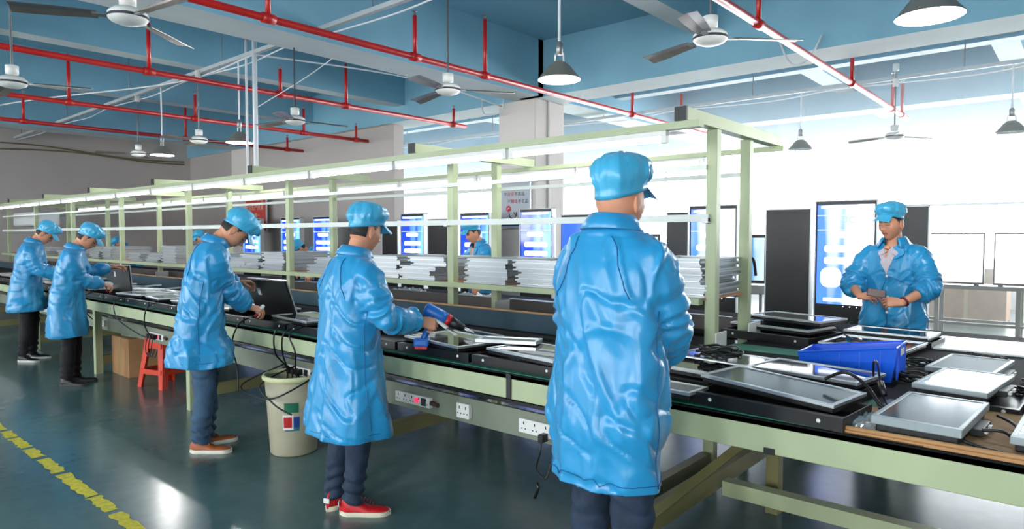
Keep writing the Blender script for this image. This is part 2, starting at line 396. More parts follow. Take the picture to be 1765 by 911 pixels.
shade_out = mat('grey lamp shade', srgb(150, 146, 138), .35, metal=.6)
shade_in = mat('white reflector', srgb(238, 242, 238), .35)
def pendant(x, y, z, ztop, label, lit=True, group='pendant lamps'):
    t = thing('pendant_lamp', label, 'lamp', (x, y, z), group=group)
    MB().tube([(0, 0, .30), (0, 0, ztop-z)], .011, 8).build('rod', M['frame_white'], t)
    MB().lathe([(.022, .20), (.03, .205), (.03, .29), (.014, .31)], 14).build('lamp_cap', M['steel'], t, smooth=True)
    q = MB()
    for s in (-1, 1): q.tube([(s*.045, 0, .14), (s*.042, 0, .20), (s*.02, 0, .235)], .007, 6)
    q.build('bracket', M['white_plastic'], t)
    prof = [(.045, .145), (.06, .135), (.095, .105), (.13, .06), (.16, .022), (.175, .006), (.178, 0)]
    q = MB(); q.lathe(prof, 36, cap=False); q.cur = 1; q.lathe([(r-.004, zz-.002) for r, zz in prof][::-1], 36, cap=False)
    q.cur = 0; q.lathe([(.045, .145), (.012, .15)], 36, cap=False)
    q.build('lamp_shade', [shade_out, shade_in], t, smooth=True)
    if lit:
        MB().lathe([(.004, -.004), (.03, .004), (.045, .03), (.045, .06), (.025, .11), (.02, .14)], 20).build('bulb', M['bulb'], t, smooth=True)
        l = bpy.data.lights.new('lamp_light', 'POINT'); l.energy = 45; l.shadow_soft_size = .03
        lo = bpy.data.objects.new('lamp_light', l); C.objects.link(lo); lo.parent = t; lo.location = (0, 0, -.035)
    else:
        MB().lathe([(.004, .01), (.03, .018), (.04, .04), (.035, .08), (.02, .14)], 20).build('bulb', M['white_plastic'], t, smooth=True)
    return t
pendant(-.73, 4.46, 2.79, 3.95, 'lit pendant lamp cut by the top edge at the right')
pendant(-3.35, 4.46, 2.83, 3.9, 'lit pendant lamp with grey shade left of the capped front worker')
pendant(-8.73, 4.46, 2.80, 3.9, 'lit pendant lamp beside the white power-drop poles')
pendant(-11.25, 4.46, 2.83, 3.9, 'lit pendant lamp farthest down the line, between two fans')
pendant(-3.4, 10.65, 2.86, 3.72, 'unlit pendant lamp hanging right of the rack end near the windows', False)
pendant(-.81, 10.65, 2.86, 3.72, 'unlit pendant lamp hanging by the windows at the right edge', False)

blade_m = mat('brushed fan blade', srgb(120, 112, 106), .35, metal=.5, vary=(5, .25))
def fan_proto():
    t = thing('ceiling_fan', 'x', 'ceiling fan')
    MB().lathe([(.012, .16), (.05, .165), (.052, .24), (.02, .25)], 18).build('hub_cover', M['white_plastic'], t, smooth=True)
    q = MB(); q.lathe([(.02, .15), (.085, .14), (.115, .115), (.12, .10), (.115, .095), (.12, .085), (.115, .075), (.10, .06), (.06, .045), (.02, .042)], 28)
    q.build('motor_housing', M['white_plastic'], t, smooth=True)
    MB().lathe([(.118, .098), (.124, .092), (.124, .086), (.118, .08)], 28, cap=False).build('trim_ring', mat('dark ring', srgb(60, 60, 70), .4), t)
    for k in range(3):
        X = Matrix.Rotation(k*2*PI/3, 4, 'Z') @ Matrix.Translation((0, 0, .085)) @ Matrix.Rotation(.20, 4, 'X')
        q = MB(); n = 10; top = []; rings = []
        for i in range(n+1):
            u = i/n; x = .17+.46*u; wd = .045+.018*math.sin(u*PI*.55)
            zc = .006*math.cos(u*3)
            rings.append([X @ Vector((x, -wd, zc-.004)), X @ Vector((x, 0, zc+.006)), X @ Vector((x, wd, zc-.002)), X @ Vector((x, wd, zc-.006)), X @ Vector((x, 0, zc+.002)), X @ Vector((x, -wd, zc-.008))])
        q.loft(rings)
        bl = q.build('blade', blade_m, t)
        q = MB(); q.box(.09, -.018, -.004, .20, .018, .006, X); q.build('blade_arm', M['steel'], bl)
    return t
fp = fan_proto(); used = False
for (x, y, z, zt, rz, lab) in ((-4.72, 1.68, 2.86, 3.95, .08, 'largest ceiling fan, close overhead at the upper left'),
        (-2.06, 4.5, 2.84, 3.9, .73, 'ceiling fan at the upper right in front of the slanting red pipe'),
        (-4.66, 4.45, 2.84, 3.9, .84, 'ceiling fan hanging left of the concrete column'),
        (-7.3, 4.43, 2.84, 3.9, 1.25, 'ceiling fan hanging right of the white power-drop poles'),
        (-9.85, 4.42, 2.84, 3.9, .9, 'small distant ceiling fan left of the power-drop poles'),
        (-12.25, 4.47, 2.84, 3.9, .4, 'most distant ceiling fan near the end wall'),
        (-7.42, 1.66, 2.84, 3.95, 1.01, 'ceiling fan cut by the left edge of the view'),
        (-2.12, 10.6, 2.84, 3.72, .92, 'pale ceiling fan by the windows between two unlit lamps')):
    o = copy_tree(fp) if used else fp; used = True
    o.location = (x, y, z); o.rotation_euler = (0, 0, rz)
    tag(o, lab, 'ceiling fan', 'three-blade ceiling fans')
    MB().tube([(0, 0, .24), (0, 0, zt-z)], .010, 8).build('down_rod', M['steel'], o)
    MB().lathe([(.02, -.1), (.04, -.09), (.04, 0)], 12, Matrix.Translation((0, 0, zt-z))).build('canopy', M['white_plastic'], o)

# power drop poles from ceiling to rack
for i, (x, y, r, lab) in enumerate(((-8.28, 4.45, .03, 'thicker white power-drop pole from ceiling beam to rack'), (-8.5, 4.45, .016, 'thinner white conduit pole beside the thicker power-drop pole'))):
    t = thing('power_drop_pole', lab, 'pole', (x, y, 2.28), group='power-drop poles')
    MB().tube([(0, 0, 0), (0, 0, 1.9)], r, 12).build('pole', M['frame_white'], t, smooth=True)
    MB().lathe([(r+.02, 1.84), (r+.02, 1.9)], 12).build('junction_box', M['steel'], t)
tag(MB().tube(smooth_path([(-8.28, 4.45, 3.2), (-7.6, 4.9, 3.65), (-6.9, 5.2, 4.1)]), .006, 6).build('stay_wire', M['frame_white']), 'thin pale wire slanting up from the power-drop poles', 'wire')
for k, (dy, dz) in enumerate(((0, 0), (0, .14))):
    pts = []
    for i in range(15):
        y = -4.5+13*i/14; pts.append((-19.93, y, 3.72+dz*(1-abs(i-7)/9)+.05*math.sin(i*1.3+k)-.02*i/3))
    tag(MB().tube(smooth_path(pts, 4), .02, 6).build('wall_cable', mat('olive cable', srgb(120, 112, 80), .6), smooth=True), '%s of the two olive cables sagging along the end wall' % ('lower', 'upper')[k], 'cable', 'cables on the end wall')
# sagging cables under the ceiling
for k, (pts, lab) in enumerate((([(-19, 2.6, 4.05), (-14, 3.4, 3.9), (-10.5, 4.4, 3.86), (-8.3, 4.45, 3.9)], 'white cable sagging across the ceiling to the power-drop poles'),
        ([(-8.3, 4.45, 3.9), (-7.6, 6.5, 3.85), (-7.5, 8.4, 3.7)], 'white cable running from the power-drop poles towards the column'),
        ([(-3.0, 8.55, 3.95), (-2.85, 8.5, 3.66), (-2.65, 8.5, 3.66), (-2.5, 8.55, 3.95)], 'short white cable loop hanging below the wide beam'),
        ([(-7.6, 8.55, 3.9), (-7.5, 8.4, 3.62), (-7.9, 8.4, 3.62), (-8.1, 8.55, 3.9)], 'short white cable loop hanging left of the concrete column'))):
    tag(MB().tube(smooth_path(pts), .012, 6).build('ceiling_cable', M['frame_white'], smooth=True), lab, 'cable')

# ================================================================ KIOSKS, SCREENS, NOTICES
def screen_mat(name, c0, c1, s, bands=True, estr=1.6):
    m = bpy.data.materials.new(name); m.use_nodes = True; nt = m.node_tree; b = nt.nodes['Principled BSDF']
    tc = nt.nodes.new('ShaderNodeTexCoord'); sp = nt.nodes.new('ShaderNodeSeparateXYZ')
    wv = nt.nodes.new('ShaderNodeTexNoise'); wv.inputs['Scale'].default_value = 2.2; wv.inputs['Detail'].default_value = 1
    mp = nt.nodes.new('ShaderNodeMapping'); mp.inputs['Scale'].default_value = (2.4, 0, .12); mp.inputs['Location'].default_value = (s, 0, 0)
    r = nt.nodes.new('ShaderNodeValToRGB'); r.color_ramp.elements[0].color = (*c0, 1); r.color_ramp.elements[1].color = (*c1, 1)
    r.color_ramp.elements[0].position = .42; r.color_ramp.elements[1].position = .62
    L = nt.links.new
    L(tc.outputs['Object'], mp.inputs[0]); L(mp.outputs[0], wv.inputs['Vector']); L(wv.outputs['Fac'], r.inputs['Fac'])
    L(r.outputs[0], b.inputs['Emission Color']); b.inputs['Emission Strength'].default_value = estr
    b.inputs['Base Color'].default_value = (.01, .02, .05, 1); b.inputs['Roughness'].default_value = .1
    return m
M['scr'] = screen_mat('blue advert screen', srgb(20, 60, 225), srgb(120, 190, 255), 0)
M['scr2'] = screen_mat('pale blue advert screen', srgb(70, 120, 255), srgb(250, 255, 255), .35, estr=1.9)
M['scr3'] = screen_mat('plain blue screen', srgb(40, 90, 230), srgb(70, 120, 250), 0)
M['text'] = mat('lit white lettering', (1, 1, 1), .5, emit=(.93, .98, 1), estr=2.2)
M['logo'] = mat('green logo print', srgb(20, 110, 50), .5)
def text_obj(name, s, size, m, parent, X, extrude=.0008, align='CENTER'):
    c = bpy.data.curves.new(name, 'FONT'); c.body = s; c.size = size; c.extrude = extrude; c.align_x = align; c.align_y = 'CENTER'
    c.materials.append(m)
    o = bpy.data.objects.new('tmp', c); C.objects.link(o)
    dg = bpy.context.evaluated_depsgraph_get(); me = bpy.data.meshes.new_from_object(o.evaluated_get(dg)); bpy.data.objects.remove(o); bpy.data.curves.remove(c)
    me.name = name
    o = bpy.data.objects.new(name, me); C.objects.link(o); o.parent = parent; o.matrix_local = X
    return o
def rbar(q, cx, cz, w, h, y):
    n = 6; pts = []
    r = h*.35
    for (sx, sz, a0) in ((1, 1, 0), (-1, 1, PI/2), (-1, -1, PI), (1, -1, 1.5*PI)):
        for k in range(n+1):
            a = a0+k/n*PI/2; pts.append((cx+sx*(w/2-r)+r*math.cos(a), y, cz+sz*(h/2-r)+r*math.sin(a)))
    q.loft([pts, [(p[0], y-.001, p[2]) for p in pts]])
FACE = Matrix.Rotation(PI/2, 4, 'X')
def kiosk(x0, x1, y, h, label, style='blue', rz=0, group='floor-standing advert kiosks'):
    w = x1-x0
    t = thing('advert_kiosk' if style != 'back' else 'kiosk_back', label, 'kiosk', ((x0+x1)/2, y+.05, 0), rz, group=group)
    MB().box(-w/2+.012, -.04, .04, w/2-.012, .05, h-.01).build('body', M['black_metal'], t, bevel=.006)
    q = MB(); q.box(-w/2, -.05, .0, -w/2+.014, .055, h); q.box(w/2-.014, -.05, 0, w/2, .055, h); q.box(-w/2, -.05, h-.014, w/2, .055, h)
    q.build('side_frame', M['silver_w'], t, bevel=.004)
    MB().box(-w/2+.001, -.2, 0, w/2-.001, .22, .04).build('base_plate', M['black_metal'], t, bevel=.01)
    if style == 'back': 
        q = MB()
        for k in range(9): q.box(-w*.3, -.043, .35+k*.03, w*.3, -.04, .36+k*.03)
        q.build('vent_grille', M['black'], t)
        return t
    z0 = .78; sm = {'blue': 'scr', 'pale': 'scr2', 'plain': 'scr3'}[style]
    sc = MB().box(-w/2+.03, -.046, z0, w/2-.03, -.041, h-.05).build('screen', M[sm], t)
    if style != 'plain':
        q = MB(); H = h-.05-z0
        rbar(q, 0, z0+H*.70, w*.5, .07, -.0475)
        rbar(q, 0.01, z0+H*.56, w*.70, .075, -.0475)
        rbar(q, 0.01, z0+H*.44, w*.70, .075, -.0475)
        rbar(q, 0, h-.075, w*.8, .03, -.0475)
        rbar(q, -.02, z0+.05, w*.62, .04, -.0475)
        if style == 'pale': rbar(q, -.14, z0+.30, w*.34, .22, -.0475)
        q.build('screen_text', M['text'], sc)
        q = MB(); q.box(-w/2+.03, -.0472, h-.17, w/2-.03, -.0462, h-.165); q.box(-w/2+.03, -.0472, h-.33, w/2-.03, -.0462, h-.325)
        q.build('screen_line', M['text'], sc)
    if style == 'pale':
        text_obj('logo_text', '\u0186C', .10, mat('pale green lettering', srgb(150, 205, 195), .6, emit=srgb(150, 205, 195), estr=.9), sc, Matrix.Translation((.03, -.049, h-.22)) @ FACE)
    text_obj('logo_text', 'XOCC', .085, M['logo'], t, Matrix.Translation((-.02, -.0425, .57)) @ FACE)
    q = MB()
    for k in (-1, 0, 1): q.lathe([(.006, 0), (.006, .002)], 10, Matrix.Translation((k*.07+.06, -.04, z0-.02)) @ FACE)
    q.build('key_dots', M['text'], t)
    return t
K = 8.0
kiosk(-2.38, -1.74, K, 1.94, 'tallest pale blue lit kiosk directly behind the worker with the phone', 'pale')
kiosk(-2.94, -2.42, K, 1.86, 'black kiosk back panel left of the pale blue lit kiosk', 'back')
kiosk(-1.62, -1.26, K, 1.86, 'black kiosk back panel right behind the shoulder of the worker with the phone', 'back')
kiosk(-3.92, -3.28, K, 1.93, 'pale blue lit kiosk seen through the near rack posts', 'pale')
kiosk(-4.32, -4.0, K+.15, 1.86, 'narrow black kiosk back left of the kiosk behind the near rack posts', 'back')
kiosk(-6.70, -6.06, K-.1, 1.96, 'blue lit kiosk standing before the concrete column', 'blue')
kiosk(-5.98, -5.3, K, 1.86, 'plain blue kiosk half hidden by the front worker', 'plain')
kiosk(-8.10, -7.42, K, 1.93, 'blue lit kiosk behind the bench worker with lowered head', 'blue')
kiosk(-9.66, -9.02, K, 1.95, 'blue lit kiosk between two black backs beside the grey wall', 'blue')
kiosk(-8.92, -8.40, K, 1.84, 'black kiosk back right of the kiosk by the grey wall', 'back')
kiosk(-10.22, -9.74, K, 1.84, 'black kiosk back left of the kiosk by the grey wall', 'back')
kiosk(-12.55, -11.80, K, 1.95, 'blue lit kiosk against the grey partition, right of the pair', 'blue')
kiosk(-13.85, -13.05, K, 1.95, 'blue lit kiosk against the grey partition, left of the pair', 'blue')
kiosk(-15.6, -14.75, K, 1.95, 'blue lit kiosk standing under the red poster', 'blue')
# small wall display screens on stands
def small_display(x, y, z0, z1, w, label):
    t = thing('display_stand', label, 'display', (x, y, 0), .25)
    MB().box(-w/2, -.03, z0, w/2, .03, z1).build('bezel', M['black_metal'], t, bevel=.005)
    s = MB().box(-w/2+.03, -.034, z0+.04, w/2-.03, -.03, z1-.04).build('screen', screen_mat('pale sky picture', srgb(60, 140, 200), srgb(210, 235, 250), .2, estr=1.1), t)
    q = MB(); q.tube(smooth_path([(-.1, -.036, z0+.25), (0, -.036, z0+.33), (.06, -.036, z0+.30), (.09, -.036, z0+.1)]), .02, 6); q.build('picture_figure', mat('dark picture print', srgb(60, 50, 60), .5), s)
    MB().box(-w/2, -.1, z0-.14, w/2, .08, z0-.02).build('speaker_bar', M['steel'], t, bevel=.005)
    q = MB(); q.box(-w/2+.05, -.02, .0, -w/2+.09, .02, z0-.1); q.box(w/2-.09, -.02, 0, w/2-.05, .02, z0-.1); q.box(-w/2, -.2, 0, w/2, .2, .03); q.build('stand', M['frame_white'], t)
small_display(-3.42, 8.75, .92, 1.56, .44, 'small slanted display with a pale picture, left of the tall black kiosk back')
small_display(-4.95, 8.75, .9, 1.57, .40, 'small blue display between the front worker and the narrow black kiosk back')

# white television panels on the test bench by the windows
tb = thing('test_bench', 'long grey tube-framed test bench by the windows carrying white panels', 'test bench', (0, 12.07, 0))
bm_ = mat('grey brown tube steel', srgb(128, 124, 116), .5, metal=.3)
MB().box(-2.4, -.03, .74, 2.6, .55, .80).build('bench_top', bm_, tb, bevel=.004)
for x in (-2.28, -1.78, -.77, .3, 1.4):
    for y in (0, .5): MB().box(x-.03, y-.02, 0, x+.03, y+.02, .74).build('leg', bm_, tb)
MB().box(-2.4, -.015, .2, 2.6, .015, .24).build('lower_rail', bm_, tb)
MB().box(-2.4, .485, .2, 2.6, .515, .24).build('lower_rail', bm_, tb)
q = MB(); q.box(-2.4, .5, .8, -2.36, .54, 2.05); q.box(-2.4, .5, 2.02, 2.6, .54, 2.06); q.box(-.02, .5, .8, .02, .54, 2.05); q.build('back_frame', M['frame_white'], tb)
lcd = mat('lit blank white panel', (1, 1, 1), .3, emit=(1, 1, 1), estr=1.6)
for x0, x1, lab in ((-1.94, -1.19, 'lit blank white television panel left of the two on the test bench'), (-1.08, -.32, 'lit blank white television panel cut by the right edge')):
    t = thing('television', lab, 'television', ((x0+x1)/2, 12.07, .80), group='white television panels'); w_ = x1-x0
    MB().box(-w_/2, 0, 0.02, w_/2, .05, .79).build('bezel', M['black_metal'], t, bevel=.006)
    MB().box(-w_/2+.02, -.004, .05, w_/2-.02, 0, .765).build('screen', lcd, t)
    q = MB(); q.box(-w_/2+.06, -.02, 0, -w_/2+.12, .07, .02); q.box(w_/2-.12, -.02, 0, w_/2-.06, .07, .02); q.build('foot', M['black'], t)
def plain_box(x0, y0, z0, x1, y1, z1, label, m='cardboard'):
    t = thing('cardboard_box', label, 'box', ((x0+x1)/2, (y0+y1)/2, z0))
    w, d, h = (x1-x0)/2, (y1-y0)/2, z1-z0
    MB().box(-w, -d, 0, w, d, h).build('box_body', M[m], t, bevel=.004)
    q = MB(); q.box(-.03, -d-.001, 0, .03, d+.001, h+.001); q.build('packing_tape', mat('tan tape', srgb(190, 160, 110), .3), t)
    for s in (-1, 1):
        MB().box(-w, min(0, s*d)+.003, h, w, max(0, s*d)-.003, h+.004).build('top_flap', M[m], t)
plain_box(-2.3, 14.6, 0.0, -1.1, 15.4, .95, 'large orange-brown carton standing under the windows behind the test bench')
plain_box(-10.1, 8.4, 1.88, -9.2, 8.9, 2.12, 'pale carton resting above the black kiosk back') if False else None

# quality notice on the column
pn = thing('notice_board', 'quality notice in a grey frame on the concrete column', 'notice', (-7.37, 8.585, 2.14), group=None)
MB().box(-.36, -.012, -.48, .36, .012, .48).build('board_frame', M['silver'], pn, bevel=.003)
MB().box(-.33, -.015, -.45, .33, -.012, .45).build('paper', mat('pale grey notice paper', srgb(192, 198, 206), .6), pn)
nb = mat('navy print', srgb(20, 60, 120), .5); nr = mat('red print', srgb(200, 30, 45), .5); nk = mat('black print', srgb(40, 40, 48), .5)
MB().box(-.31, -.0165, .37, .31, -.015, .43).build('blue_band', nb, pn)
MB().box(-.31, -.0165, -.43, .31, -.015, -.37).build('blue_band', nb, pn)
for row, (xs, z, s) in enumerate(((-.20, .10, '\u4e0d\u63a5\u53d7\u4e0d\u826f\u54c1'), (-.12, -.02, '\u4e0d\u5236\u9020\u4e0d\u826f\u54c1'))):
    for i, ch in enumerate(s):
        text_obj('notice_lettering', ch, .072, nr if i in (1, 2) else nk, pn, Matrix.Translation((xs+i*.078, -.017, z)) @ FACE)
MB().lathe([(.055, 0), (.055, .003)], 20, Matrix.Translation((-.13, -.015, -.14)) @ FACE).build('red_disc', nr, pn)
q = MB(); q.tube(smooth_path([(-.16, -.019, -.15), (-.13, -.019, -.13), (-.10, -.019, -.13)]), .009, 6); q.build('disc_mark', M['white_plastic'], pn)
q = MB(); q.tube(smooth_path([(-.12, -.017, -.2), (-.1, -.017, -.28), (-.04, -.017, -.3)]), .008, 6); q.tube(smooth_path([(-.02, -.017, -.2), (.02, -.017, -.25), (0, -.017, -.33)]), .008, 6); q.tube([(.04, -.017, -.2), (.05, -.017, -.27)], .01, 6)
q.build('line_drawing', nk, pn)
# red poster on the far column
pr = thing('poster', 'red poster with pale lettering on the distant column', 'poster', (-16.0, 8.57, 2.15))
MB().box(-.55, -.01, -.52, .55, .01, .52).build('poster_frame', M['frame_white'], pr)
MB().box(-.5, -.013, -.48, .5, -.01, .48).build('poster_sheet', mat('faded red print', srgb(225, 80, 72), .6), pr)
q = MB(); q.tube(smooth_path([(.05, -.016, .36), (.15, -.016, .28), (.28, -.016, .3), (.4, -.016, .22)]), .03, 6); q.build('gold_ribbon', mat('gold print', srgb(235, 180, 120), .5), pr)
yw = mat('cream print', srgb(250, 225, 200), .5)
text_obj('poster_lettering', '\u5b89\u5168\u751f\u4ea7\u8d28\u91cf', .15, yw, pr, Matrix.Translation((-.05, -.0145, .1)) @ FACE)
text_obj('poster_lettering', '\u8d23\u4efb \u7b2c\u4e00', .12, yw, pr, Matrix.Translation((-.05, -.0145, -.1)) @ FACE)
# ================================================================ PEOPLE
from mathutils.bvhtree import BVHTree
def coat_mat(name, col, rough=.36):
    m = mat(name, col, rough, spec=.55, sheen=.15)
    nt = m.node_tree; b = nt.nodes['Principled BSDF']; tc = nt.nodes.new('ShaderNodeTexCoord')
    mp = nt.nodes.new('ShaderNodeMapping'); mp.inputs['Scale'].default_value = (1, 1, .55)
    n1 = nt.nodes.new('ShaderNodeTexNoise'); n1.inputs['Scale'].default_value = 5; n1.inputs['Detail'].default_value = 1; n1.inputs['Distortion'].default_value = .5
    wp = nt.nodes.new('ShaderNodeMixRGB'); wp.inputs[0].default_value = .12
    n2 = nt.nodes.new('ShaderNodeTexVoronoi'); n2.inputs['Scale'].default_value = 8; n2.feature = 'F1'
    mul = nt.nodes.new('ShaderNodeMath'); mul.operation = 'MULTIPLY_ADD'; mul.inputs[1].default_value = -.42
    bp = nt.nodes.new('ShaderNodeBump'); bp.inputs['Strength'].default_value = .5; bp.inputs['Distance'].default_value = .016
    L = nt.links.new
    L(tc.outputs['Object'], mp.inputs[0]); L(mp.outputs[0], n1.inputs['Vector']); L(mp.outputs[0], wp.inputs[1]); L(n1.outputs['Color'], wp.inputs[2]); L(wp.outputs[0], n2.inputs['Vector'])
    L(n2.outputs['Distance'], mul.inputs[0]); L(n1.outputs['Fac'], mul.inputs[2]); L(mul.outputs[0], bp.inputs['Height']); L(bp.outputs['Normal'], b.inputs['Normal'])
    return m
M['coat'] = coat_mat('sky blue antistatic coat fabric', srgb(36, 146, 200), .30)
M['coat_pale'] = coat_mat('blue cap fabric', srgb(66, 172, 214), .28)
for _n in M['coat_pale'].node_tree.nodes:
    if _n.type == 'BUMP': _n.inputs['Distance'].default_value = .04
    if _n.type == 'TEX_VORONOI': _n.inputs['Scale'].default_value = 15
M['jean'] = mat('dark denim', srgb(34, 50, 72), .8, vary=(16, .35), bump=(60, .25))
M['jean_l'] = mat('washed denim', srgb(56, 84, 110), .8, vary=(9, .35), bump=(60, .25))
M['trouser'] = mat('black trousers', srgb(14, 14, 17), .8, bump=(40, .2))
M['lip'] = mat('lips', srgb(178, 98, 88), .45)
M['seam'] = mat('blue seam stitching', srgb(16, 96, 150), .6)
M['shirt'] = mat('pale grey shirt', srgb(196, 186, 194), .8, vary=(60, .08))

def eval_mesh(mb, voxel, smooth=2, it=None):
    me = bpy.data.meshes.new('tmp'); me.from_pydata(mb.v, [], mb.f)
    bm = bmesh.new(); bm.from_mesh(me); bmesh.ops.recalc_face_normals(bm, faces=bm.faces); bm.to_mesh(me); bm.free()
    o = bpy.data.objects.new('tmp', me); C.objects.link(o)
    r = o.modifiers.new('r', 'REMESH'); r.mode = 'VOXEL'; r.voxel_size = voxel
    if smooth:
        s = o.modifiers.new('s', 'SMOOTH'); s.factor = .5; s.iterations = smooth
    dg = bpy.context.evaluated_depsgraph_get(); dg.update()
    e = bpy.data.meshes.new_from_object(o.evaluated_get(dg))
    n = len(e.vertices); co = np.empty(n*3, 'f'); e.vertices.foreach_get('co', co)
    no = np.empty(n*3, 'f'); e.vertices.foreach_get('normal', no)
    fs = [tuple(p.vertices) for p in e.polygons]
    bpy.data.objects.remove(o); bpy.data.meshes.remove(me); bpy.data.meshes.remove(e)
    return co.reshape(-1, 3), fs, no.reshape(-1, 3)

def mesh_obj(name, co, fs, m, parent, mi=None, smooth=True):
    me = bpy.data.meshes.new(name); me.from_pydata([tuple(map(float, c)) for c in co], [], fs)
    for x in (m if isinstance(m, (list, tuple)) else [m]): me.materials.append(x)
    if mi is not None: me.polygons.foreach_set('material_index', mi)
    if smooth: me.polygons.foreach_set('use_smooth', [True]*len(fs))
    me.update(); o = bpy.data.objects.new(name, me); C.objects.link(o); o.parent = parent
    return o

def ss(a, b, x):
    t = max(0., min(1., (x-a)/(b-a))); return t*t*(3-2*t)
# ---- hands -------------------------------------------------------------
HANDS = {}
def hand_geo(side, pose, fine):
    key = (side, pose, fine)
    if key in HANDS: return HANDS[key]
    q = MB(); sg = -1 if side > 0 else 1        # thumb side
    def ring(y, w, t, zc=0., xc=0.):
        return [Vector((xc+w*math.copysign(abs(math.cos(a))**.8, math.cos(a)), y, zc+t*math.copysign(abs(math.sin(a))**.8, math.sin(a)))) for a in [2*PI*k/16 for k in range(16)]]
    q.loft([ring(-.016, .024, .018), ring(0, .027, .019), ring(.03, .036, .017, 0, sg*.004), ring(.065, .042, .015, .001, sg*.003), ring(.09, .041, .012, .001), ring(.098, .036, .008)])
    curls = {'relaxed': [(18, 22, 14), (24, 28, 18), (30, 32, 20), (36, 34, 20)],
             'grip': [(48, 62, 30), (55, 70, 36), (60, 72, 38), (64, 74, 40)],
             'point': [(20, 30, 12), (42, 55, 30), (52, 62, 34), (58, 66, 36)],
             'hold': [(38, 44, 22), (42, 46, 24), (46, 50, 24), (50, 52, 26)]}[pose]
    Ls = [(.040, .025, .020), (.045, .028, .021), (.041, .026, .020), (.032, .020, .018)]
    xs = [.031, .0105, -.0105, -.030]
    for f in range(4):
        p = Vector((sg*xs[f], .088-(.004 if f in (0, 2) else (0.012 if f == 3 else 0)), .001))
        pts = [p+Vector((0, -.02, 0))]; rs = [.010]; pts.append(p.copy()); rs.append(.0098); a = 0
        sp = math.radians((5, 1, -3, -8)[f])*sg
        for k in range(3):
            a += math.radians(curls[f][k]); L = Ls[f][k]
            d = Vector((math.sin(sp)*math.cos(a), math.cos(sp)*math.cos(a), -math.sin(a)))
            pts.append(pts[-1]+d*L*.5); rs.append(.0088-.0006*k-(0.0012 if f == 3 else 0))
            pts.append(pts[-1]+d*L*.5); rs.append(.0090-.0010*k-(0.0012 if f == 3 else 0))
        pts.append(pts[-1]+d*.004); rs.append(.004)
        q.tube(pts, rs, 10)
    # thumb from the side of the palm near its base
    cl = {'relaxed': .35, 'grip': .95, 'point': .8, 'hold': .7}[pose]
    b0 = Vector((sg*.024, .022, -.004))
    d1 = Vector((sg*(.72-.35*cl), .62, -.30-.45*cl)).normalized(); d2 = Vector((sg*(.35-.75*cl), .85, -.30-.35*cl)).normalized()
    q.tube([b0-d1*.015, b0, b0+d1*.022, b0+d1*.044, b0+d1*.044+d2*.016, b0+d1*.044+d2*.030, b0+d1*.044+d2*.053, b0+d1*.044+d2*.058], [.013, .0145, .0125, .0108, .0102, .0102, .0085, .004], 10)
    r = eval_mesh(q, .0032 if fine else .006, 2 if fine else 1)
    HANDS[key] = r; return r

# ---- head --------------------------------------------------------------
def head_geo(nu, nv):
    co = []; fs = []; mi = []
    def g(x, s): return math.exp(-(x/s)**2)
    for j in range(nv+1):
        ph = PI*j/nv; z = math.cos(ph); r = math.sin(ph)
        for i in range(nu):
            th = 2*PI*i/nu; x = r*math.sin(th); y = r*math.cos(th)
            X = x*.077; Y = y*.097; Z = z*.118
            lo = max(0, -z)
            X *= 1-.30*lo**1.5
            if y > 0: Y = Y*(1-.10*lo**2)+.012*lo**2*g(X, .03)
            else: Y *= 1-.32*lo**1.2
            if z > .2 and y < 0: Y *= 1.02
            if y > 0:
                fr = ss(0, .5, y)
                Y -= .006*g(abs(X)-.032, .016)*g(Z-.016, .013)*fr
                Y += .0045*g(abs(X)-.030, .02)*g(Z-.037, .008)*fr
                Y += .010*g(X, .009)*g(Z-.010, .022)*fr
                Y += .021*g(X, .0115)*g(Z+.022, .013)*fr
                Y += .007*g(abs(X)-.012, .008)*g(Z+.026, .008)*fr
                Y += .0065*g(X, .022)*(g(Z+.048, .0052)+.9*g(Z+.061, .0055))*fr
                Y -= .002*g(X, .022)*g(Z+.0545, .002)*fr
                Y += .008*g(X, .022)*g(Z+.092, .016)*fr
                X += math.copysign(.004, X)*g(abs(X)-.055, .015)*g(Z+.012, .02)*fr
            co.append((X, Y, Z))
    for j in range(nv):
        for i in range(nu):
            k = (i+1) % nu
            f = (j*nu+i, (j+1)*nu+i, (j+1)*nu+k, j*nu+k); fs.append(f)
            c = [sum(co[v][a] for v in f)/4 for a in range(3)]
            m = 0
            if c[1] > .03:
                if abs(c[0]) < .023-abs(c[2]+.054)*.6 and -.0635 < c[2] < -.0445: m = 1
                if .014 < abs(c[0]) < .046 and .0335-abs(abs(c[0])-.03)*.15 < c[2] < .0405-abs(abs(c[0])-.03)*.15: m = 2
                if .017 < abs(c[0]) < .045 and .0085 < c[2] < .0125+.0: m = 2
            mi.append(m)
    # ears
    for s in (-1, 1):
        o = len(co); n1, n2 = 12, 10
        for j in range(n2+1):
            ph = PI*j/n2
            for i in range(n1):
                th = 2*PI*i/n1
                ex, ey, ez = math.sin(ph)*math.cos(th), math.sin(ph)*math.sin(th), math.cos(ph)
                px = .013*ex
                if ex*s > .2: px -= s*.008*math.exp(-((ey/.5)**2+((ez-.1)/.5)**2))
                wy = .018*(1 if ez > 0 else 1-.35*abs(ez))
                co.append((s*.078+px+s*.003*max(0, -ey), -.006+wy*ey-.004*ez*0, -.008+.033*ez))
        for j in range(n2):
            for i in range(n1):
                k = (i+1) % n1; fs.append((o+j*n1+i, o+(j+1)*n1+i, o+(j+1)*n1+k, o+j*n1+k)); mi.append(0)
    return np.array(co), fs, mi
HEADN = {True: head_geo(110, 96), False: head_geo(56, 48)}

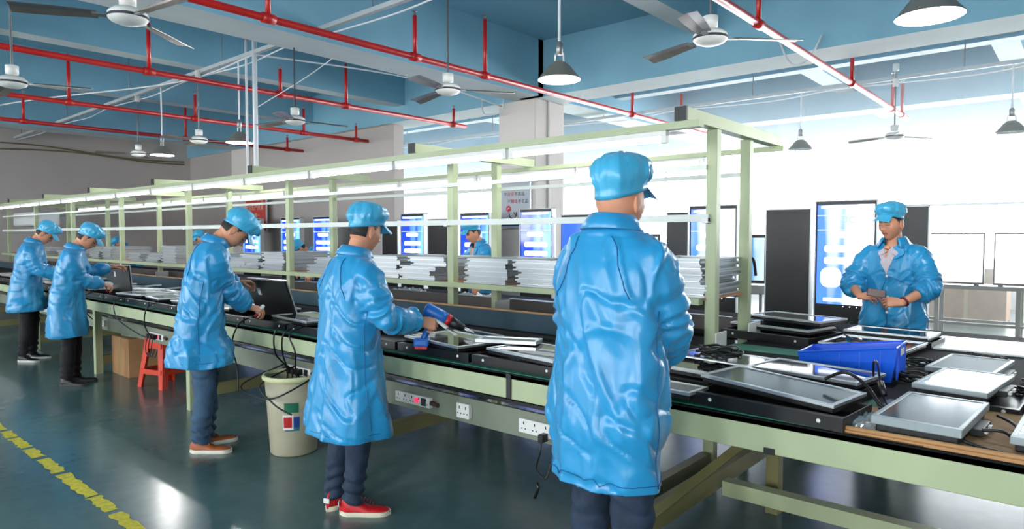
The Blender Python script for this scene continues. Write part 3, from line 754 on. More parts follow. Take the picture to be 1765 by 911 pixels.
def person(label, x, y, rz, H=1.72, lean=5, lean_from=.95, head=(10, 0, 0), wr=None, wl=None, rl=None, ll=None, handr='relaxed', handl='relaxed',
           hem=.56, flare=1., feet=((.10, 0, 0), (-.10, 0, 0)), trousers='trouser', shoe='black', coat='coat', sleeve='long', fine=True, seed=0, puff=1., front=False,
           legs=True, hair=True, wide=1., hand_dirs=(None, None), cap_style=0, group=None, elbr=None, elbl=None):
    k = H/1.75
    root = thing('person', label, 'person', (x, y, 0), rz, group)
    Rz = Matrix.Rotation(-rz, 3, 'Z')
    def loc(p): return Rz @ (Vector(p)-Vector((x, y, 0)))
    lean = math.radians(lean)
    # bent spine
    cache = []
    N = 80; pos = Vector((0, 0, 0)); prev = 0
    for i in range(N+1):
        s = 1.85*i/N; a = lean*ss(lean_from*.85, 1.40, s)
        if i: pos = pos+Vector((0, math.sin(a), math.cos(a)))*(s-prev)
        prev = s; cache.append((s, pos.copy(), a))
    def spine(s):
        i = min(N-1, max(0, int(s/1.85*N))); t = (s-cache[i][0])/(1.85/N)
        return cache[i][1].lerp(cache[i+1][1], t), cache[i][2]*(1-t)+cache[i+1][2]*t
    def fr(s, px, py):      # point on ring s
        c, a = spine(s); return (c+Vector((px, py*math.cos(a), -py*math.sin(a))))*k
    def shoulder(sd, xx=.172, s=1.385): return fr(s, sd*xx*wide, 0)
    vox = .010 if fine else .017
    # ---- arms (two-bone IK)
    arms = {}
    for sd, w, eh, le in ((1, wr, elbr, rl), (-1, wl, elbl, ll)):
        sh = shoulder(sd)
        wv = loc(w) if w else sh+Vector((sd*.05, .05, -.52*k))
        U, Fo = .285*k, .255*k
        d = wv-sh; D = min(d.length, (U+Fo)*.985); dn = d.normalized(); wv = sh+dn*D
        aa = (U*U-Fo*Fo+D*D)/(2*D); hh = math.sqrt(max(0, U*U-aa*aa))
        hint = Vector(eh) if eh else Vector((sd*.55, -.35, -.8))
        hn = (hint-dn*hint.dot(dn)).normalized()
        el = sh+dn*aa+hn*hh
        arms[sd] = (sh, el, wv)
    # ---- coat ----
    q = MB(); nr = 40
    prof = [(hem, .245*flare, .175*flare, 0), (hem+.10, .238*flare, .168*flare, 0), (.80, .228, .158, 0), (.98, .212, .146, .004), (1.12, .205, .138, .004), (1.24, .212, .135, 0),
            (1.33, .212, .125, 0), (1.395, .195, .108, 0), (1.43, .165, .095, -.002), (1.462, .115, .083, -.002), (1.485, .078, .073, 0), (1.495, .06, .062, 0)]
    rings = []
    S_ = [p_[0] for p_ in prof]
    ns = 46
    for i in range(ns+1):
        s = hem+(1.495-hem)*i/ns
        for j in range(len(prof)-1):
            if S_[j] <= s <= S_[j+1]+1e-9: break
        t = (s-S_[j])/(S_[j+1]-S_[j]); t = t*t*(3-2*t) if j > 6 else t
        w_, d_, o_ = [prof[j][a]*(1-t)+prof[j+1][a]*t for a in (1, 2, 3)]
        w_ *= wide; d_ *= wide
        if front and s > 1.44: o_ -= .035*ss(1.44, 1.49, s)
        rg = []
        for m_ in range(nr):
            a = 2*PI*m_/nr; ca, sa = math.cos(a), math.sin(a); e = 2/2.35
            rg.append(fr(s, w_*math.copysign(abs(ca)**e, ca), o_+d_*math.copysign(abs(sa)**e, sa)))
        rings.append(rg)
    q.loft(rings)
    sleeve_end = {}
    for sd in (1, -1):
        sh, el, wv = arms[sd]
        ush = (el-sh).normalized(); fo = (wv-el).normalized()
        inn = sh-Vector((sd*.09, 0, .015))*k
        pts = [inn, sh-ush*.0, sh.lerp(el, .35), sh.lerp(el, .75), el-ush*.02+fo*.0, el.lerp(wv, .12)]
        rs = [.060*puff, .074*puff, .076*puff, .073*puff, .070*puff, .070*puff]
        if sleeve == 'long':
            pts += [el.lerp(wv, .4), el.lerp(wv, .68), el.lerp(wv, .86), el.lerp(wv, .95), wv]
            rs += [.071*puff, .069*puff, .064*puff, .046, .038]
            sleeve_end[sd] = wv
        else:
            pts += [el.lerp(wv, .30), el.lerp(wv, .42), el.lerp(wv, .47)]
            rs += [.072*puff, .068*puff, .052]
            sleeve_end[sd] = el.lerp(wv, .46)
        # densify
        P2 = []; R2 = []
        for i in range(len(pts)-1):
            for t in (0, .5): P2.append(pts[i].lerp(pts[i+1], t)); R2.append((rs[i]*(1-t)+rs[i+1]*t)*k)
        P2.append(pts[-1]); R2.append(rs[-1]*k)
        # soften the polyline
        for _ in range(2):
            P2 = [P2[0]]+[(P2[i-1]+P2[i]*2+P2[i+1])/4 for i in range(1, len(P2)-1)]+[P2[-1]]
        q.tube(P2, R2, 18)
    co, fs, no = eval_mesh(q, vox, 4 if fine else 2)
    # folds
    off = seed*13.7
    out = np.array(co, dtype=float)
    A = {sd: arms[sd] for sd in (1, -1)}
    for i in range(len(co)):
        p = Vector(co[i]); n = Vector(no[i]); z = p.z/k
        # closeness to an arm
        armw = 0; along = 0
        for sd in (1, -1):
            sh, el, wv = A[sd]
            for (a_, b_, base) in ((sh, el, 0), (el, wv, 1)):
                ab = b_-a_; t = max(0, min(1, (p-a_).dot(ab)/ab.length_squared)); dd = (p-(a_+ab*t)).length
                wgt = 1-ss(.075, .12, dd)
                if base == 0: wgt *= ss(.15, .45, t)
                if wgt > armw: armw = wgt; along = base+t; dirv = ab.normalized()
        d = 0
        if z < 1.45:
            sk = 1-ss(.85, 1.25, z)
            nv = noise.noise(Vector((p.x*6.5+off, p.y*6.5, z*.9+off)))
            d += (1-armw)*(.030*(.55-abs(nv)*2.2)*sk+.010*nv*(1-sk))
            nd = noise.noise(Vector((p.x*9+z*3.2+off, p.y*9-z*2.0, z*2.4)))
            d += (1-armw)*(.010*max(0, 1-abs(nd)*5)-.003)*ss(.5, .95, z)
            nx = noise.noise(Vector((p.x*4-z*2.2+off, p.y*4, z*2.0+p.x*3)))
            d += (1-armw)*.007*max(0, 1-abs(nx)*8)
            nc = noise.noise(Vector((p.x*5, p.y*5+off, z*8+p.x*6)))
            d -= (1-armw)*.010*max(0, 1-abs(nc)*9)*(1-ss(1.25, 1.4, z))
        if armw > 0:
            q1 = noise.noise(p*11+Vector((off, 0, 0))); q2 = noise.noise(Vector((along*7+off, p.x*4, p.y*4+p.z*3)))
            d += armw*(.010*(1-abs(q1)*2.5)*.7+.012*q2)
            if abs(along-1) < .35: d += armw*.008*math.sin(along*38+q1*5)
            if sleeve == 'long' and along > 1.70: d += armw*.005*math.sin(along*60+q1*9)*(1-ss(1.9, 2, along))
            if sleeve != 'long' and along > 1.0: d += armw*.009*math.sin(along*55+q1*7)
        fade = 1-.85*ss(1.44, 1.50, z)*(1-armw)
        # the coat hangs: pull the hem edge slightly
        out[i] = np.array(p+n*(d*fade*k))
        if z < hem+.02: out[i][2] = hem*k+.012*noise.noise(Vector((p.x*5+off, p.y*5, 0)))+(p.z-hem*k)*.5
    bv = BVHTree.FromPolygons([Vector(v) for v in out], fs)
    def keep(f):
        c_ = out[list(f)].mean(axis=0); zz_ = fr(1.478, 0, 0).z
        if c_[2] > zz_: return False
        if front and c_[2] > fr(1.39, 0, 0).z and abs(c_[0]) < .06*(c_[2]-fr(1.37, 0, 0).z)/(.11*k) and c_[1] > spine(1.45)[0].y*k+.01: return False
        return True
    fs = [f for f in fs if keep(f)]
    cobj = mesh_obj('coat', out, fs, M[coat], root)
    # ---- collar
    q = MB(); gap = .62 if front else .25
    nn = 30; rings = []
    cprof = [(.064, -.012), (.066, .018), (.070, .034), (.077, .034), (.088, .014), (.107, -.020), (.104, -.024), (.083, .006), (.073, .018), (.068, -.014)]
    for i in range(nn+1):
        a = PI/2+gap+(2*PI-2*gap)*i/nn; e = abs((i/nn)-.5)*2
        rg = []
        for r_, h_ in cprof:
            dd = 1+.02*math.sin(a*7+seed)
            rr = r_*dd
            if h_ < 0 and r_ > .1: rr += (.02*e**4 if front else 0); h_ -= .05*e**3 if front else .01*e
            rg.append(fr(1.485+h_*(1-.25*e), rr*1.08*math.cos(a), rr*math.sin(a)-.002+(.012*e if front else 0)))
        rings.append(rg)
    q.loft(rings)
    q.build('collar', M[coat], cobj, smooth=True)
    # ---- neck / head frame
    c, a0 = spine(1.47)
    hp, hy, hr = [math.radians(v) for v in head]
    nb = c*k
    Rh = Matrix.Rotation(hy, 3, 'Z') @ Matrix.Rotation(-hp, 3, 'X') @ Matrix.Rotation(hr, 3, 'Y')
    Rn = Matrix.Rotation(-(a0+hp)*.5, 3, 'X')
    neck_top = nb+Rn @ Vector((0, .012, .074 if hair else .024))*k
    hc = neck_top+Rh @ Vector((0, .022, .068))*k
    def HX(v): return hc+Rh @ (Vector(v)*k)
    # ---- body: head + neck, torso, arms and hands in one mesh
    hco, hfs, hmi = HEADN[fine]
    V = [HX(v) for v in hco]; Fc = list(hfs); MI = list(hmi)
    q = MB()
    q.tube([c*k-Vector((0, 0, .10)), nb, nb.lerp(neck_top, .6), neck_top+Rh@Vector((0, .0, .03))*k], [.062*k, .060*k, .054*k, .052*k], 16)
    tr = []
    for s, w_, d_ in ((.80, .15, .10), (.95, .155, .11), (1.15, .14, .10), (1.32, .165, .095), (1.41, .12, .07), (1.46, .06, .055)):
        tr.append([fr(s, w_*math.cos(2*PI*m/16), d_*math.sin(2*PI*m/16)) for m in range(16)])
    q.loft(tr)
    for sd in (1, -1):
        sh, el, wv = arms[sd]; fd = (wv-el).normalized()
        q.tube([sh-Vector((sd*.06, 0, .03))*k, sh-Vector((0, 0, .012)), sh.lerp(el, .5), el, el.lerp(wv, .3), el.lerp(wv, .7), wv, wv+fd*.01], [.036*k, .042*k, .042*k, .038*k, .040*k, .033*k, .0265*k, .025*k], 14)
        # legs of the body stay inside the trousers
    for (fx_, fy_, fa_), sd in zip(feet, (1, -1)):
        q.tube([Vector((sd*.08, 0, .86))*k, Vector((fx_, fy_+.02, .48))*k if 0 else Vector(((sd*.08+fx_)/2, fy_*.5+.02, .48))*k, Vector((fx_, fy_, .10))*k], [.07*k, .05*k, .035*k], 10)
    c2, f2, n2 = eval_mesh(q, .010 if fine else .016, 1)
    o_ = len(V); V += [Vector(v) for v in c2]; Fc += [tuple(i+o_ for i in f) for f in f2]; MI += [0]*len(f2)
    hands = {}
    for sd, pose, hd in ((1, handr, hand_dirs[0]), (-1, handl, hand_dirs[1])):
        sh, el, wv = arms[sd]
        fd = (wv-el).normalized()
        if hd: fdir = (Rz @ Vector(hd[0])).normalized(); up = Rz @ Vector(hd[1])
        else: fdir = (fd+Vector((0, .15, -.1))).normalized(); up = Vector((sd*.45, 0, .9))
        zx = (up-fdir*up.dot(fdir)).normalized(); xx = fdir.cross(zx)
        MX = Matrix((xx, fdir, zx)).transposed()
        hco2, hf2, _ = hand_geo(sd, pose, fine)
        o_ = len(V); V += [wv+fd*.004+MX @ (Vector(v)*k) for v in hco2]; Fc += [tuple(i+o_ for i in f) for f in hf2]; MI += [0]*len(hf2)
        hands[sd] = (wv, MX)
    mesh_obj('body', V, Fc, [M['skin'], M['lip'], M['hairm']], root, MI)
    # ---- hair
    hv = {}; HV = []; HF = []
    for f in HEADN[False][1]:
        cc = [sum(HEADN[False][0][v][a] for v in f)/4 for a in range(3)]
        if abs(cc[0]) > .081 or len(HF) > 56*48: continue
        lim = -.036 if cc[1] < -.03 else (-.036+(cc[1]+.03)*1.2 if cc[1] < .045 else .060)
        if cc[2] > lim and not (abs(cc[0]) > .068 and cc[2] < .03 and -.03 < cc[1] < .014):
            nf = []
            for v in f:
                if v not in hv:
                    p = Vector(HEADN[False][0][v]); e = .0045 if cc[2] > lim+.01 else .002
                    hv[v] = len(HV); HV.append(HX(p*(1+e/ p.length)))
                nf.append(hv[v])
            HF.append(tuple(nf))
    if hair: mesh_obj('hair', HV, HF, M['hairm'], root)
    # ---- cap
    rings = []; nn = 72
    capz = [(0, 1.045, 0), (.012, 1.06, 0), (.022, 1.07, 0), (.030, 1.13, .5), (.044, 1.20, 1), (.062, 1.22, 1), (.080, 1.18, .8), (.096, 1.07, .6), (.108, .88, .4), (.116, .58, .2), (.120, .25, .1), (.121, .03, 0)]
    for h_, sc_, rp in capz:
        rg = []
        for i in range(nn):
            a = 2*PI*i/nn; sx, cy_ = math.sin(a), math.cos(a)      # a=0 -> front
            tilt = (.050+.034*cy_) if front else ((.036+.036*cy_) if hair else (.032+.038*cy_))
            rip = rp*(.010*math.sin(a*17+seed)+.16*noise.noise(Vector((sx*4.5+off, cy_*4.5, h_*16)))+.08*(.5-abs(noise.noise(Vector((sx*7+h_*9, cy_*7+off, h_*10))))*2.5))*(1 if h_ < .06 else .8)
            big = 1+.07*noise.noise(Vector((sx*2+off, cy_*2, h_*14)))*(1 if h_ > .03 else .15)+.06*max(0, -cy_)*(1 if .03 < h_ < .11 else 0)
            r_ = (sc_+rip)*big
            ztop = tilt*(1-(h_/.121)**1.2)+.055*(h_/.121)**1.2+h_*1.02
            rg.append(HX((.079*r_*sx, .099*r_*cy_, ztop+.010*noise.noise(Vector((sx*3, cy_*3+off, 5)))*(h_/.12))))
        rings.append(rg)
    q = MB(); q.loft(rings)
    capo = q.build('cap', M['coat_pale'], root, smooth=True)
    q = MB(); top = []; bot = []; n = 16; rows = 5
    for j in range(rows+1):
        u = j/rows; rt = []; rb = []
        for i in range(n+1):
            a = math.radians(-50+100*i/n); ext = .066*u*math.cos(a*.75)**.6
            bx, by = .084*math.sin(a), .105*math.cos(a)
            px, py = bx*(1+.12*u), by+ext
            zz = .078-.026*u-.10*(abs(math.sin(a))**2)*.18*u-.004
            zz = (.050+.034*math.cos(a) if front else (.036+.036*math.cos(a) if hair else .032+.038*math.cos(a)))+.004-.030*u-.012*u*abs(math.sin(a))
            rt.append(HX((px, py, zz+.0015))); rb.append(HX((px, py, zz-.0015)))
        top.append(rt); bot.append(rb)
    for j in range(rows):
        q.loft([top[j], top[j+1]], cap=False, closed=False); q.loft([bot[j+1], bot[j]], cap=False, closed=False)
    q.loft([top[-1], bot[-1]], cap=False, closed=False)
    q.build('cap_peak', M['coat_pale'], capo, smooth=True)
    # ---- seams on the coat
    def on(p, e=.002):
        r = bv.find_nearest(Vector(p)); return r[0]+r[1]*e if r[0] else Vector(p)
    if fine:
        for sd in (1, -1):
            pts = []
            for t in [i/12 for i in range(13)]:
                s = 1.46-.24*t; px = sd*(.085+.09*t-.02*math.sin(t*PI)); pts.append(on(fr(s, px*wide, -.13)))
            MB().tube(pts, .0022, 5).build('shoulder_seam', M['seam'], cobj, smooth=True)
            pts = [on(fr(1.2-(1.18-hem)*t, sd*.23*wide, -.01)) for t in [i/18 for i in range(19)]]
            MB().tube(pts, .0022, 5).build('side_seam', M['seam'], cobj, smooth=True)
        pts = [on(Vector((.27*math.cos(a), .2*math.sin(a), (hem+.035)))*k, .0015) for a in [2*PI*i/60 for i in range(61)]]
        MB().tube(pts, .0018, 4).build('hem_stitch', M['seam'], cobj, smooth=True)
    # ---- trousers, shoes
    if legs:
        q = MB(); hips = [Vector((.0, 0, .70))]
        q.loft([[fr(s, w_*math.cos(2*PI*m/20), d_*math.sin(2*PI*m/20)) for m in range(20)] for s, w_, d_ in ((.80, .165, .115), (.90, .17, .12), (1.0, .155, .11))])
        for (fx_, fy_, fa_), sd in zip(feet, (1, -1)):
            hp_ = Vector((sd*.082, 0, .86)); an = Vector((fx_, fy_-.01, .085)); kn = hp_.lerp(an, .5)+Vector((0, .03, 0))
            pts = [hp_, hp_.lerp(kn, .35), hp_.lerp(kn, .7), kn, kn.lerp(an, .3), kn.lerp(an, .65), kn.lerp(an, .9), an+Vector((0, 0, -.02))]
            q.tube([p*k for p in pts], [r*k for r in (.096, .092, .08, .072, .070, .063, .060, .060)], 16)
        c3, f3, n3 = eval_mesh(q, .010 if fine else .016, 2)
        o3 = np.array(c3, dtype=float)
        for i in range(len(o3)):
            p = Vector(c3[i]); z = p.z/k
            d = .010*noise.noise(Vector((p.x*10+off, p.y*10, z*9)))
            if z < .34: d += .009*math.sin(z*95+6*noise.noise(Vector((p.x*8, p.y*8, off))))*(1-ss(.15, .34, z))
            if .42 < z < .6: d += .004*math.sin(z*70+5*noise.noise(p*7))
            o3[i] = np.array(p+Vector(n3[i])*d*k)
        mesh_obj('trousers', o3, f3, M[trousers], root)
        up_c, sole_c = {'black': (srgb(18, 18, 20), srgb(60, 60, 62)), 'black_w': (srgb(18, 18, 20), srgb(205, 205, 200)), 'red': (srgb(196, 16, 26), srgb(225, 215, 190)), 'brown': (srgb(160, 84, 40), srgb(230, 225, 210))}[shoe]
        um = mat('shoe upper '+shoe, up_c, .5, vary=(20, .12)); sm = mat('shoe sole '+shoe, sole_c, .6)
        for (fx_, fy_, fa_) in feet:
            X = Matrix.Translation(Vector((fx_, fy_, 0))*k) @ Matrix.Rotation(math.radians(fa_), 4, 'Z')
            def outl(yy):     # half width along the foot
                t = (yy+.085)/.285
                return .038*math.sin(min(1, t*5)*PI/2)*(1+.22*ss(.3, .7, t))*math.sqrt(max(.02, 1-ss(.78, 1.02, t)**2*.98))
            q = MB(); rings = []
            ys = [-.085+.285*i/20 for i in range(21)]
            hts = lambda t: .105-.01*t if t < .22 else (.105-(t-.22)*.16 if t < .62 else .045+.0*t-.012*ss(.7, 1, t))
            for yy in ys:
                t = (yy+.085)/.285; w_ = max(.004, outl(yy)); h_ = hts(t)*(.55+.45*ss(-.02, .10, t)) * (1 if t < .96 else .7)
                if shoe == 'brown' and t < .45: h_ *= .86
                rg = []
                for m_ in range(18):
                    a = PI*m_/17
                    rg.append(X @ (Vector((w_*math.cos(a)*(1-.18*math.sin(a)**2 if t < .4 else 1), yy, .018+(h_-.018)*math.sin(a)**.8))*k))
                rings.append(rg)
            q.loft(rings)
            sh_ = q.build('shoe', um, root, smooth=True)
            q = MB(); n = 44; top = []; bot = []; mid = []
            for i in range(n):
                a = 2*PI*i/n; yy = .0575-.1455*math.cos(a); w_ = outl(max(-.085, min(.2, yy)))+.004
                xx_ = w_*(1 if math.sin(a) >= 0 else -1)*min(1, abs(math.sin(a))*2.2)
                top.append(X @ (Vector((xx_, yy, .026))*k)); mid.append(X @ (Vector((xx_*1.03, yy*1.0, .012))*k)); bot.append(X @ (Vector((xx_*.97, yy, .0))*k))
            q.loft([bot, mid, top]); q.build('shoe_sole', sm, sh_, smooth=False)
            if shoe in ('red', 'black_w'):
                q = MB()
                for t in range(4): q.tube([X @ (Vector((-.018, .055+.016*t, .092-.010*t))*k), X @ (Vector((0, .058+.016*t, .099-.011*t))*k), X @ (Vector((.018, .055+.016*t, .092-.010*t))*k)], .0028, 5)
                q.build('laces', um if shoe == 'red' else M['white_plastic'], sh_)
            if shoe == 'red':
                q = MB(); q.box(-.02, -.0885, .05, .02, -.083, .078, X); o2 = q.build('heel_tab', M['white_plastic'], sh_, bevel=.003)
            if shoe == 'brown':
                q = MB(); q.tube([X @ (Vector((x_, .045+.012*abs(x_)/.03, .072-.25*abs(x_)))*k) for x_ in (-.036, -.02, 0, .02, .036)], .005, 6); q.build('shoe_strap', um, sh_, smooth=True)
    return dict(root=root, arms=arms, hands=hands, HX=HX, fr=fr, on=on, coat=cobj, k=k, loc=loc, sl=sleeve_end, spine=spine)

# front worker, back to the camera
p5 = person('nearest worker in blue coat and puffy cap seen from behind at the bench', -1.365, 2.12, math.radians(-6), H=1.88, hair=False, lean=4, head=(6, 0, 0), wr=(-1.30, 2.44, 1.08), wl=(-1.50, 2.43, 1.06),
    hem=.595, flare=.86, feet=((.12, .0, -8), (-.14, .06, 8)), trousers='jean', shoe='black', seed=1, puff=1.02, wide=.99, elbr=(.7, -.35, -.8), elbl=(-.12, -.3, -.95))
# worker with the red shoes and the heat gun
p4 = person('worker in blue coat and red sneakers aiming a blue heat gun', -3.15, 2.22, math.radians(-11), H=1.72, lean=8, head=(16, 8, 0), wr=(-2.87, 2.50, 1.06), wl=(-3.46, 2.50, 1.0),
    hem=.46, flare=1.18, feet=((.10, -.01, -36), (-.07, -.05, 30)), trousers='jean', shoe='red', seed=2, wide=1.06, puff=1.05, handr='grip', handl='hold', elbl=(-1, -.2, -.25), elbr=(.55, -.5, -.9),
    hand_dirs=(((.55, .75, -.15), (.75, -.35, .65)), None))
# tall worker bending over the dark panel
p3 = person('tall worker with head bowed low, blue coat, washed jeans and brown loafers', -4.86, 2.16, math.radians(-24), H=1.80, lean=17, head=(52, 0, 0), wr=(-4.83, 2.52, .985), wl=(-5.20, 2.62, 1.17),
    hem=.615, flare=1.24, feet=((.10, .0, -22), (-.08, .04, 10)), trousers='jean_l', shoe='brown', seed=3, puff=1.05, handr='hold', handl='hold', elbr=(.3, -.7, -.7), elbl=(-.7, -.2, -.7),
    hand_dirs=(((.45, .8, -.2), (.3, -.1, .95)), ((.3, .9, 0), (-.3, 0, .9))))
p2 = person('worker second from the left, blue coat, black trousers, bowed over an upright panel', -8.02, 2.20, math.radians(-24), H=1.70, lean=14, head=(40, 0, 0), wr=(-7.96, 2.52, 1.03), wl=(-8.28, 2.70, 1.19),
    hem=.52, flare=1.05, feet=((.09, .0, -24), (-.09, .05, 0)), trousers='trouser', shoe='black', seed=4, fine=False, puff=1.05, handr='hold', handl='relaxed', elbr=(.4, -.7, -.7))
p1 = person('leftmost worker in blue coat, black trousers and black shoes with pale soles', -9.95, 2.30, math.radians(-26), H=1.76, lean=15, head=(42, 0, 0), wr=(-9.66, 2.62, 1.04), wl=(-9.98, 2.68, 1.04),
    hem=.62, flare=1.12, feet=((.10, -.02, -28), (-.12, .02, -10)), trousers='trouser', shoe='black_w', seed=5, fine=False, puff=1.05, handr='hold', elbr=(.4, -.7, -.7))
# man with the phone
pm = person('worker facing the camera, open collar and rolled sleeves, looking at a phone', -1.17, 5.97, math.radians(172), H=1.78, lean=3, head=(9, -14, 0), wr=(-1.34, 5.66, 1.08), wl=(-1.05, 5.64, 1.05),
    hem=.60, flare=1.0, trousers='trouser', shoe='black', coat='coat', sleeve='rolled', seed=6, front=True, handr='hold', handl='hold', puff=1.12, wide=1.02,
    elbr=(.75, -.25, -.5), elbl=(-.75, -.25, -.5), hand_dirs=(((.85, -.35, .12), (-.1, -.6, .6)), ((-.9, -.25, .05), (0, -.7, .5))))
# far-side workers
b1 = person('far-side worker with lowered head and cap peak, seen between two rack posts', -5.74, 6.08, math.radians(165), H=1.73, lean=10, head=(22, -8, 0), wr=(-5.90, 5.68, .98), wl=(-5.42, 5.68, .98), seed=7, fine=False, front=True, sleeve='rolled', elbr=(.7, -.2, -.5), elbl=(-.7, -.2, -.5))
b2 = person('far-side worker bent deep over the rear bench behind the second rack bay', -9.15, 6.12, math.radians(150), H=1.66, lean=48, lean_from=.9, head=(62, 0, 0), wr=(-9.1, 5.5, .92), wl=(-8.7, 5.5, .92), seed=8, fine=False, sleeve='long')
b3 = person('far-side worker bent down, only blue cap and shoulders above the shelf', -17.0, 6.12, math.radians(165), H=1.64, lean=40, lean_from=.9, head=(50, 0, 0), wr=(-16.9, 5.5, .92), wl=(-16.5, 5.5, .92), seed=9, fine=False)
b4 = person('far-side worker almost hidden behind the tall bowed worker', -13.3, 6.12, math.radians(172), H=1.66, lean=12, head=(30, 0, 0), wr=(-13.3, 5.6, .95), wl=(-12.9, 5.6, .95), seed=10, fine=False)

# shirt, placket and buttons of the two men facing the camera
def front_details(P, fine=True):
    fr, on, k, coat, root = P['fr'], P['on'], P['k'], P['coat'], P['root']
    # bare throat and shirt patch lying in the open collar
    def patch(name, s0, s1, w0, w1, m, e):
        rows = []; n = 8
        for i in range(9):
            t = i/8; s = s0+(s1-s0)*t; w = w0+(w1-w0)*t
            rows.append([on(fr(s, w*(2*j/n-1), .2), e) for j in range(n+1)])
        q = MB()
        for a, b in zip(rows[:-1], rows[1:]): q.loft([a, b], cap=False, closed=False)
        return q.build(name, m, coat, smooth=True)
    patch('shirt', 1.50, 1.24, .072, .006, M['shirt'], .008)
    patch('shirt_opening', 1.505, 1.37, .046, .004, M['skin'], .014)
    for sd in (1, -1):
        q = MB()
        a = [on(fr(1.485, sd*.045, .2), .012), on(fr(1.46, sd*.075, .2), .010), on(fr(1.40, sd*.055, .2), .012), on(fr(1.43, sd*.022, .2), .012)]
        q.loft([a, [p+Vector((0, .003, 0)) for p in a]]); q.build('shirt_collar', M['shirt'], coat)
        a = [on(fr(1.49, sd*.07, .2), .012), on(fr(1.45, sd*.125, .2), .008), on(fr(1.385, sd*.10, .2), .008), on(fr(1.37, sd*.052, .2), .010), on(fr(1.43, sd*.055, .2), .010)]
        q = MB(); q.loft([a, [p+Vector((0, .004, 0)) for p in a]]); q.build('lapel', M['coat'], coat)
    pts = [on(fr(1.26-.62*t, .022, .25), .002) for t in [i/20 for i in range(21)]]
    MB().tube(pts, .0025, 5).build('placket_seam', M['seam'], coat, smooth=True)
    for s in (1.20, 1.07, .93, .80):
        p = on(fr(s, 0, .3), .003)
        MB().lathe([(.003, .004), (.010, .004), (.011, 0), (.003, -.002)], 14, Matrix.Translation(p) @ Matrix.Rotation(-PI/2, 4, 'X')).build('button', M['white_plastic'], coat, smooth=True)
    a = [on(fr(1.22, x_, .3), .002) for x_ in (-.14, -.12, -.10, -.08, -.06)]
    MB().tube(a, .003, 5).build('pocket_edge', M['seam'], coat)
front_details(pm); front_details(b1)
# watch / bracelet and phone of the phone man
w_, MX_ = pm['hands'][-1]
sh, el, wv = pm['arms'][-1]
ax = (wv-el).normalized(); u = ax.cross(Vector((0, 0, 1))).normalized(); v = ax.cross(u)
for dd, nm in ((.02, 'bracelet'),):
    c_ = wv-ax*dd
    MB().tube([c_+u*.031*math.cos(a)+v*.031*math.sin(a) for a in [2*PI*i/24 for i in range(25)]], .009, 8, cap=False).build(nm, mat('dark red bracelet', srgb(110, 20, 30), .4), pm['root'], smooth=True)
ph = thing('smartphone', 'brown-cased phone held in both hands of the worker facing the camera', 'phone', (-1.205, 5.56, 1.12), 0, rot=(math.radians(62), math.radians(8), math.radians(15)))
MB().box(-.062, -.03, -.005, .062, .03, .004).build('phone_case', mat('brown phone case', srgb(70, 34, 30), .4), ph, bevel=.004)
MB().box(-.057, -.026, -.0062, .057, .026, -.005).build('phone_screen', M['glass_black'], ph)

# blue heat gun held by the worker with the red shoes
hg = thing('heat_gun', 'blue and black heat gun with red ring in the hand above the bench', 'power tool', (0, 0, 0))
A0, A1 = Vector((-2.90, 2.60, 1.12)), Vector((-2.76, 2.74, 1.015))
ax = (A1-A0).normalized()
def axp(t): return A0+ax*t
bl = mat('blue tool housing', srgb(24, 104, 190), .4); rd = mat('red tool ring', srgb(190, 30, 40), .4)
MB().tube([axp(-.02), axp(-.012), axp(.0), axp(.09), axp(.125)], [.02, .036, .040, .040, .036], 18).build('motor_housing', bl, hg, smooth=True)
MB().tube([axp(.120), axp(.148)], [.038, .036], 18).build('red_ring', rd, hg, smooth=True)
MB().tube([axp(.145), axp(.19), axp(.235)], [.034, .028, .020], 16).build('nozzle_guard', M['black'], hg, smooth=True)
MB().tube([axp(.23), axp(.30)], [.011, .009], 12).build('nozzle', M['silver'], hg, smooth=True)
hh = axp(.05)
MB().tube(smooth_path([hh, hh+Vector((-.015, -.02, -.05)), hh+Vector((-.04, -.04, -.12)), hh+Vector((-.05, -.05, -.15))]), .019, 12).build('grip', bl, hg, smooth=True)
MB().cbox((0, 0, 0), (.09, .07, .05), Matrix.Translation(hh+Vector((-.055, -.055, -.165)))@Matrix.Rotation(.6, 4, 'Z')).build('battery_base', bl, hg, bevel=.012)
MB().cbox((0, 0, -.03), (.075, .06, .02), Matrix.Translation(hh+Vector((-.055, -.055, -.165)))@Matrix.Rotation(.6, 4, 'Z')).build('base_foot', rd, hg, bevel=.005)
q = MB()
for k_ in range(5): q.tube([axp(.015+.014*k_)+ax.orthogonal()*.0405*math.cos(a)+ax.cross(ax.orthogonal())*.0405*math.sin(a) for a in [PI*i/10 for i in range(11)]], .002, 4)
q.build('vent_slots', M['black'], hg)
sc = thing('scraper', 'white-handled scraper blade under the heat gun nozzle', 'scraper', (-2.80, 2.63, 1.035), math.radians(20), rot=(0, math.radians(32), math.radians(20)))
MB().box(-.07, -.014, -.008, .03, .014, .008).build('handle', M['white_plastic'], sc, bevel=.005)
MB().box(.03, -.022, -.001, .10, .022, .001).build('blade', M['steel'], sc)
